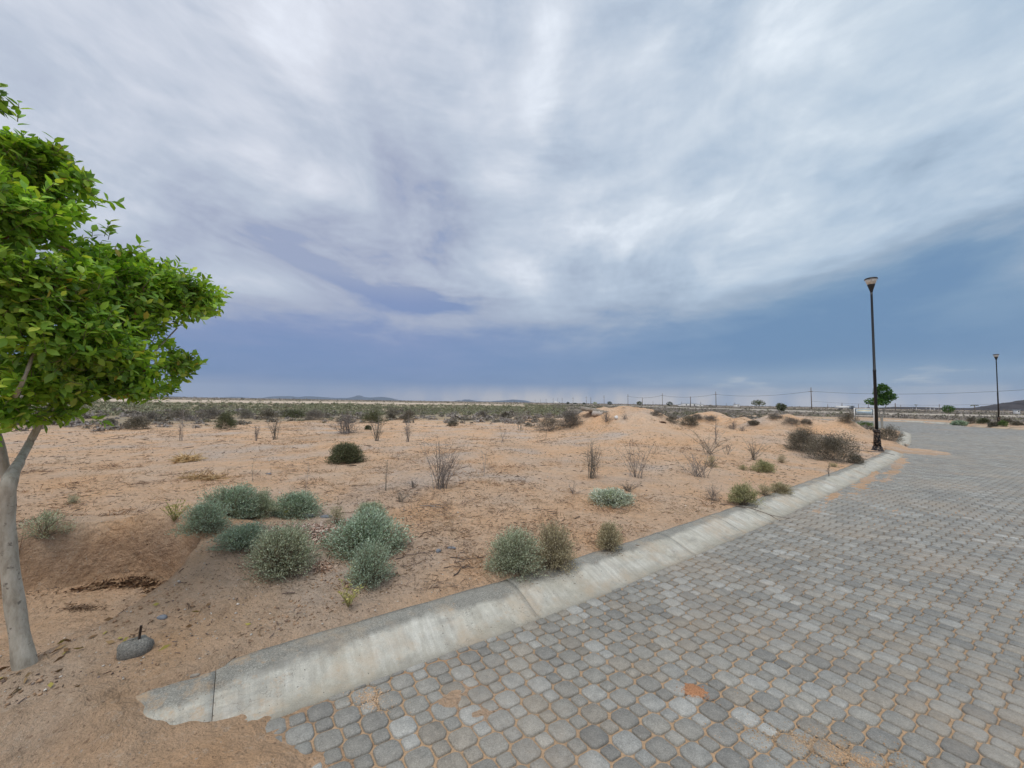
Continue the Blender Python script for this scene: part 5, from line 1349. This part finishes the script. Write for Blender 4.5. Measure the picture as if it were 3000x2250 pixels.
# ------------------------------------------------------------------ utility poles and cables
def upole(pos, H, arm, label, lean=0, double=False):
    e = empty('utility_pole', pos, rad(12), (0, lean)); tag(e, label, 'utility pole', 'utility poles across the plain')
    mb = MB(); mb.lathe([(.19, -1), (.17, H*.4), (.13, H)], 8); mb.build('mast', M_wood, e)
    if arm:
        mb = MB(); mb.box((0, .16, H-1.9), (2.3, .12, .16)); mb.build('crossarm', M_wood, e)
        if double: mb = MB(); mb.box((0, .16, H-2.8), (1.7, .12, .14)); mb.build('crossarm', M_wood, e)
        for sx in (-1.05, 1.05): mb = MB(); mb.lathe([(.06, 0), (.10, .08), (.05, .2)], 6, (sx, .16, H-1.82)); mb.build('insulator', M_white, e)
    return e
ord_ = ['Tallest utility pole with crossarm, nearest on the right of the plain', 'Second tallest crossarm pole, left of the wide two-stemmed tree', 'Third crossarm pole of the line, left of the dark round-crowned tree',
        'Fourth crossarm pole of the line, above the top of the big mound', 'Fifth crossarm pole of the line, just left of the dark ball-shaped tree', 'Sixth crossarm pole of the line going left', 'Seventh crossarm pole of the line going left', 'Eighth crossarm pole of the line going left',
        'Ninth crossarm pole of the line, near the parked white truck', 'Tenth crossarm pole of the line, left of the white truck', 'Eleventh small pole near the blue mountain end', 'Last tiny pole of the line beside the blue mountain']
main = [(2378, 175, 1135), (2098, 238, 1147), (1941, 296, 1152), (1840, 345, 1155), (1770, 402, 1158), (1718, 452, 1160.5), (1679, 510, 1163), (1647, 570, 1165), (1621, 640, 1166), (1600, 710, 1168), (1583, 790, 1169), (1568, 880, 1170)]
tops = []
for (u, Y, vt), lb in zip(main, ord_):
    p = at(u, Y); ztop = CAM_H+(horizon(u)-vt)/FPX*Y; upole(p, ztop-p[2], True, lb, rad(-1.2)); tops.append(np.array([p[0]-.2, p[1], ztop-1.75]))
for (u, Y, vt, arm, lb) in [(1731, 300, 1164, False, 'Plain pole without crossarm left of the big mound top'), (1882, 250, 1165, False, 'Plain pole beside the olive horizon tree'), (2023, 205, 1162, False, 'Plain pole right of the round-crowned tree'),
      (2425, 330, 1183, False, 'Short thin pole left of the white trailer'), (2467, 300, 1180, True, 'Small crossarm pole behind the white trailer'), (2515, 300, 1183, False, 'Short pole above the framed sign'),
      (2544, 290, 1182, False, 'Short pole left of the near lamp post'), (2623, 190, 1181, True, 'Double-arm pole right of the small windswept tree'), (2639, 330, 1186, False, 'Thin short pole right of the double-arm pole'), (2752, 230, 1184, False, 'Plain short pole left of the green sapling'),
      (2289, 420, 1179, True, 'Tiny crossarm pole above the dark small tree'), (2282, 520, 1182, False, 'Tiny plain pole left of the tiny crossarm one'), (1997, 520, 1177, False, 'Tiny pole right of the third line pole'), (2053, 480, 1177, True, 'Tiny crossarm pole over the white buildings'),
      (2153, 450, 1179, True, 'Tiny crossarm pole over the small white cube'), (2128, 560, 1181, False, 'Tiny plain pole between the cube and the second tallest pole'), (1913, 560, 1174, False, 'Tiny pole right of the olive horizon tree'), (1634, 560, 1165.5, False, 'Thin pole above the parked truck')]:
    p = at(u, Y); ztop = CAM_H+(horizon(u)-vt)/FPX*Y; upole(p, ztop-p[2], arm, lb, 0, 'Double' in lb)
nxt = np.array([172.0, 108, CAM_H+(1204-1118)/FPX*108]); p = np.array([172.0, 108, float(ground_z(np.array([172.]), np.array([108.]))[0])])
def cable(P, Q, sag, r, label, off=0):
    t = np.linspace(0, 1, 24)[:, None]; X = P+(Q-P)*t; X[:, 2] -= 4*sag*(t*(1-t))[:, 0]
    mb = MB(); mb.tube(X, r, 4, (.06, .06, .065)); o = mb.build('power_cable', M_wire); tag(o, label, 'cable', 'cables between the utility poles')
names_c = ['Long sagging cable from the tallest pole to the right picture edge', 'Sagging cable between the tallest and the second pole', 'Thin cable between the second and third poles', 'Faint cable between the third and fourth poles']
cable(tops[0], nxt, 2.2, .045, names_c[0])
cable(tops[0]-[0, 0, 4.5], nxt-[0, 0, 4.3], 2.0, .03, 'Lower faint cable from the tallest pole towards the right edge')
for i in range(3): cable(tops[i], tops[i+1], 1.6, .05+.012*i, names_c[i+1])

# ------------------------------------------------------------------ far buildings and vehicles
M_glass = mat('dark_window', flat((.03, .04, .05), .2, .5)); M_grey = mat('grey_panel', flat((.30, .33, .36), .6)); M_tan = mat('tan_earth', flat((.50, .38, .25), .95, .1, (.2, .2)))
def house(u, Y, w, h, d, label, wins, name='building', cat='building', rz=0, wall=M_white, roofm=M_grey):
    p = at(u, Y); e = empty(name, (p[0], p[1], p[2]-.1), rz); tag(e, label, cat)
    mb = MB(); mb.box((0, 0, h/2), (w, d, h)); mb.build('wall', wall, e)
    mb = MB(); mb.box((0, 0, h+.06), (w+.3, d+.3, .12)); mb.build('roof', roofm, e)
    for (x, z, ww, hh) in wins: mb = MB(); mb.box((x, -d/2-.02, z), (ww, .06, hh)); mb.build('window', M_glass, e)
    return e
house(2018, 300, 10, 2.6, 5, 'Low white building with dark windows left of the second tallest pole', [(-3, 1.7, 1, .9), (0, 1.7, 1, .9), (3.2, 1.7, 1, .9)], wall=M_white)
house(2048, 310, 5, 2.0, 4, 'Small lower white annexe right of the low white building', [(0, 1.2, .8, .7)])
house(2000, 305, 6, 1.8, 4, 'White lean-to left of the low white building', [(.5, 1.1, .8, .7)])
house(2158, 290, 3.0, 2.6, 3, 'Small white cube building left of the wide two-stemmed tree', [(.3, 1.6, .8, .8)])
house(2978, 110, .9, 1.5, .9, 'Slim white water tank tower at the foot of the dark hill', [(0, 1.1, .3, .3)], 'water_tank_tower', 'tower')
def trailer():
    p = at(2474, 220); e = empty('cargo_trailer', p, rad(-10)); tag(e, 'Long white trailer with a grey cab end on the plain', 'trailer')
    mb = MB(); mb.box((-1.2, 0, 1.35), (6.0, 2.3, 1.5)); mb.build('cargo_box', M_white, e)
    mb = MB(); mb.box((3.2, 0, 1.4), (2.4, 2.2, 2.0)); mb.build('cab', M_grey, e)
    mb = MB(); mb.box((3.2, -1.12, 1.7), (1.3, .05, .7)); mb.build('window', M_glass, e)
    for x in (-3, -2, 3.2):
        mb = MB(); q = []; a = np.linspace(0, 6.28, 14); mb.tube([(x, -1.15, .45), (x, -.85, .45)], [.45, .45], 14, cap=True); mb.build('wheel', M_black, e)
trailer()
def truck(u, Y, label, s=1.0):
    p = at(u, Y); e = empty('parked_truck', p, rad(8)); tag(e, label, 'truck')
    mb = MB(); mb.box((-.9*s, 0, 1.5*s), (3.6*s, 2*s, 1.7*s)); mb.build('cargo_box', M_white, e)
    mb = MB(); mb.box((1.8*s, 0, 1.2*s), (1.7*s, 1.9*s, 1.3*s)); mb.build('cab', M_white, e)
    mb = MB(); mb.box((2.0*s, -.96*s, 1.5*s), (1.0*s, .04, .5*s)); mb.build('window', M_glass, e)
    for x in (-1.8, 1.7): mb = MB(); mb.tube([(x*s, -1*s, .4*s), (x*s, -.75*s, .4*s)], [.4*s]*2, 12, cap=True); mb.build('wheel', M_black, e)
truck(1632, 360, 'White truck parked on the horizon left of the dark trees')
def canopy(u, Y, w, label, m):
    p = at(u, Y); e = empty('shade_canopy', p, rad(-25)); tag(e, label, 'canopy')
    mb = MB(); mb.box((0, 0, 2.0), (w, 4, .18)); mb.build('roof', m, e)
    for sx in (-1, 1):
        for sy in (-1, 1): mb = MB(); mb.box((sx*(w/2-.3), sy*1.7, .95), (.15, .15, 1.9)); mb.build('post', M_white, e)
canopy(2705, 190, 7, 'Long dark-topped canopy left of the white one below the ridge', M_grey); canopy(2738, 180, 5, 'White canopy roof below the ridge left of the sapling', M_white)

# long pale verge of another road crossing the plain
P = np.array([(40, 268), (57, 182), (68, 120), (76, 88), (92, 71), (110, 60), (160, 40)], float); q = smooth_path(P, 8); mb = MB()
T = np.gradient(q, axis=0); T = unit(T); N_ = np.stack([-T[:, 1], T[:, 0]], 1); z = ground_z(q[:, 0], q[:, 1])+.42
w0 = .6; V = np.concatenate([np.c_[q+N_*w0, z-.7], np.c_[q+N_*w0, z], np.c_[q-N_*w0, z], np.c_[q-N_*w0, z-.7]]); n = len(q); i = np.arange(n-1)
F = np.concatenate([np.stack([i+k*n, i+1+k*n, i+1+(k+1)*n, i+(k+1)*n], 1) for k in range(3)])
tag(mk('far_kerb', V, F, mat('pale_concrete', flat((.52, .47, .40), .9))), kind='structure')

# ------------------------------------------------------------------ hills and far mountains
def ridge(name, mat_, Y, prof, depth, label=None, seed=0, base=-2, n=220):
    """prof: (bearing px, rise px above the eye line); a solid ridge with its own depth"""
    us = np.array([a for a, _ in prof], float); hs = np.array([b for _, b in prof], float)
    u = np.linspace(us[0], us[-1], n); h = np.interp(u, us, hs)
    x = (u-1500)/FPX*Y; rise = np.maximum(h*(.8 if Y > 3000 else 1)/FPX*Y+CAM_H-base, 0); rise = rise*(1+.25*fbm(x, x*0+seed, Y*.02, 4, seed))
    m = 17; tt = np.linspace(-1, 1, m); sh = (np.cos(tt*math.pi)+1)/2
    X = np.repeat(x[:, None], m, 1); Yy = Y+tt[None]*depth+fbm(X, tt[None]*depth+X*0, Y*.03, 3, seed+3)*depth*.3; Z = base+rise[:, None]*sh[None]**.8*(1+.5*fbm(X, Yy, Y*.012, 4, seed+5)*(1-sh[None]**4))
    V = np.stack([X, Yy, Z], -1).reshape(-1, 3); i = np.arange(n-1)[:, None]; j = np.arange(m-1)[None]
    F = np.stack([i*m+j, (i+1)*m+j, (i+1)*m+j+1, i*m+j+1], -1).reshape(-1, 4)
    o = mk(name, V, F, mat_, smooth=False); tag(o, kind='structure')
ridge('rocky_hill', M_hill, 520, [(2590, -1), (2640, 3), (2700, 3), (2740, 1), (2790, 3), (2830, 3), (2860, 3), (2882, 5), (2910, 9), (2935, 12), (2960, 18), (2985, 22), (3000, 27), (3040, 34), (3100, 40), (3200, 30), (3300, 5)], 60, seed=4, base=-1)
ridge('mountains', M_mount, 6500, [(150, 0), (250, 10), (330, 12), (400, 11), (440, 8), (480, 4), (530, 1), (560, 0)], 500, seed=8, base=-4)
ridge('mountains', M_mount, 7000, [(660, 0), (690, 4), (715, 1), (795, 0), (805, 8), (850, 10), (880, 5), (888, 5), (905, 11), (940, 8), (985, 5), (1020, 6), (1040, 10), (1052, 15), (1066, 10), (1090, 8), (1115, 12), (1140, 9), (1161, 2), (1170, 0)], 500, seed=9, base=-4)
ridge('mountains', M_mount, 7000, [(1335, 0), (1345, 4), (1356, 2), (1362, 7), (1375, 7), (1400, 2), (1440, 1), (1455, 4), (1485, 7), (1500, 9), (1520, 9), (1545, 6), (1558, 1), (1565, 0)], 500, seed=10, base=-4)

# ------------------------------------------------------------------ air
def build_haze():
    mb = MB(); mb.box((0, 0, 0), (19000, 19000, 330)); o = mb.build('haze', None); o.location = (0, 0, 330/2-12)
    m = bpy.data.materials.new('haze_air'); m.use_nodes = True; t = NT(m.node_tree); out = t.n('ShaderNodeOutputMaterial')
    v = t.n('ShaderNodeVolumePrincipled'); v.inputs['Color'].default_value = (.66, .80, 1.0, 1); v.inputs['Density'].default_value = .00011; v.inputs['Anisotropy'].default_value = .0
    t.l(v.outputs[0], out.inputs['Volume']); o.data.materials.append(m); tag(o, kind='stuff')
build_haze()
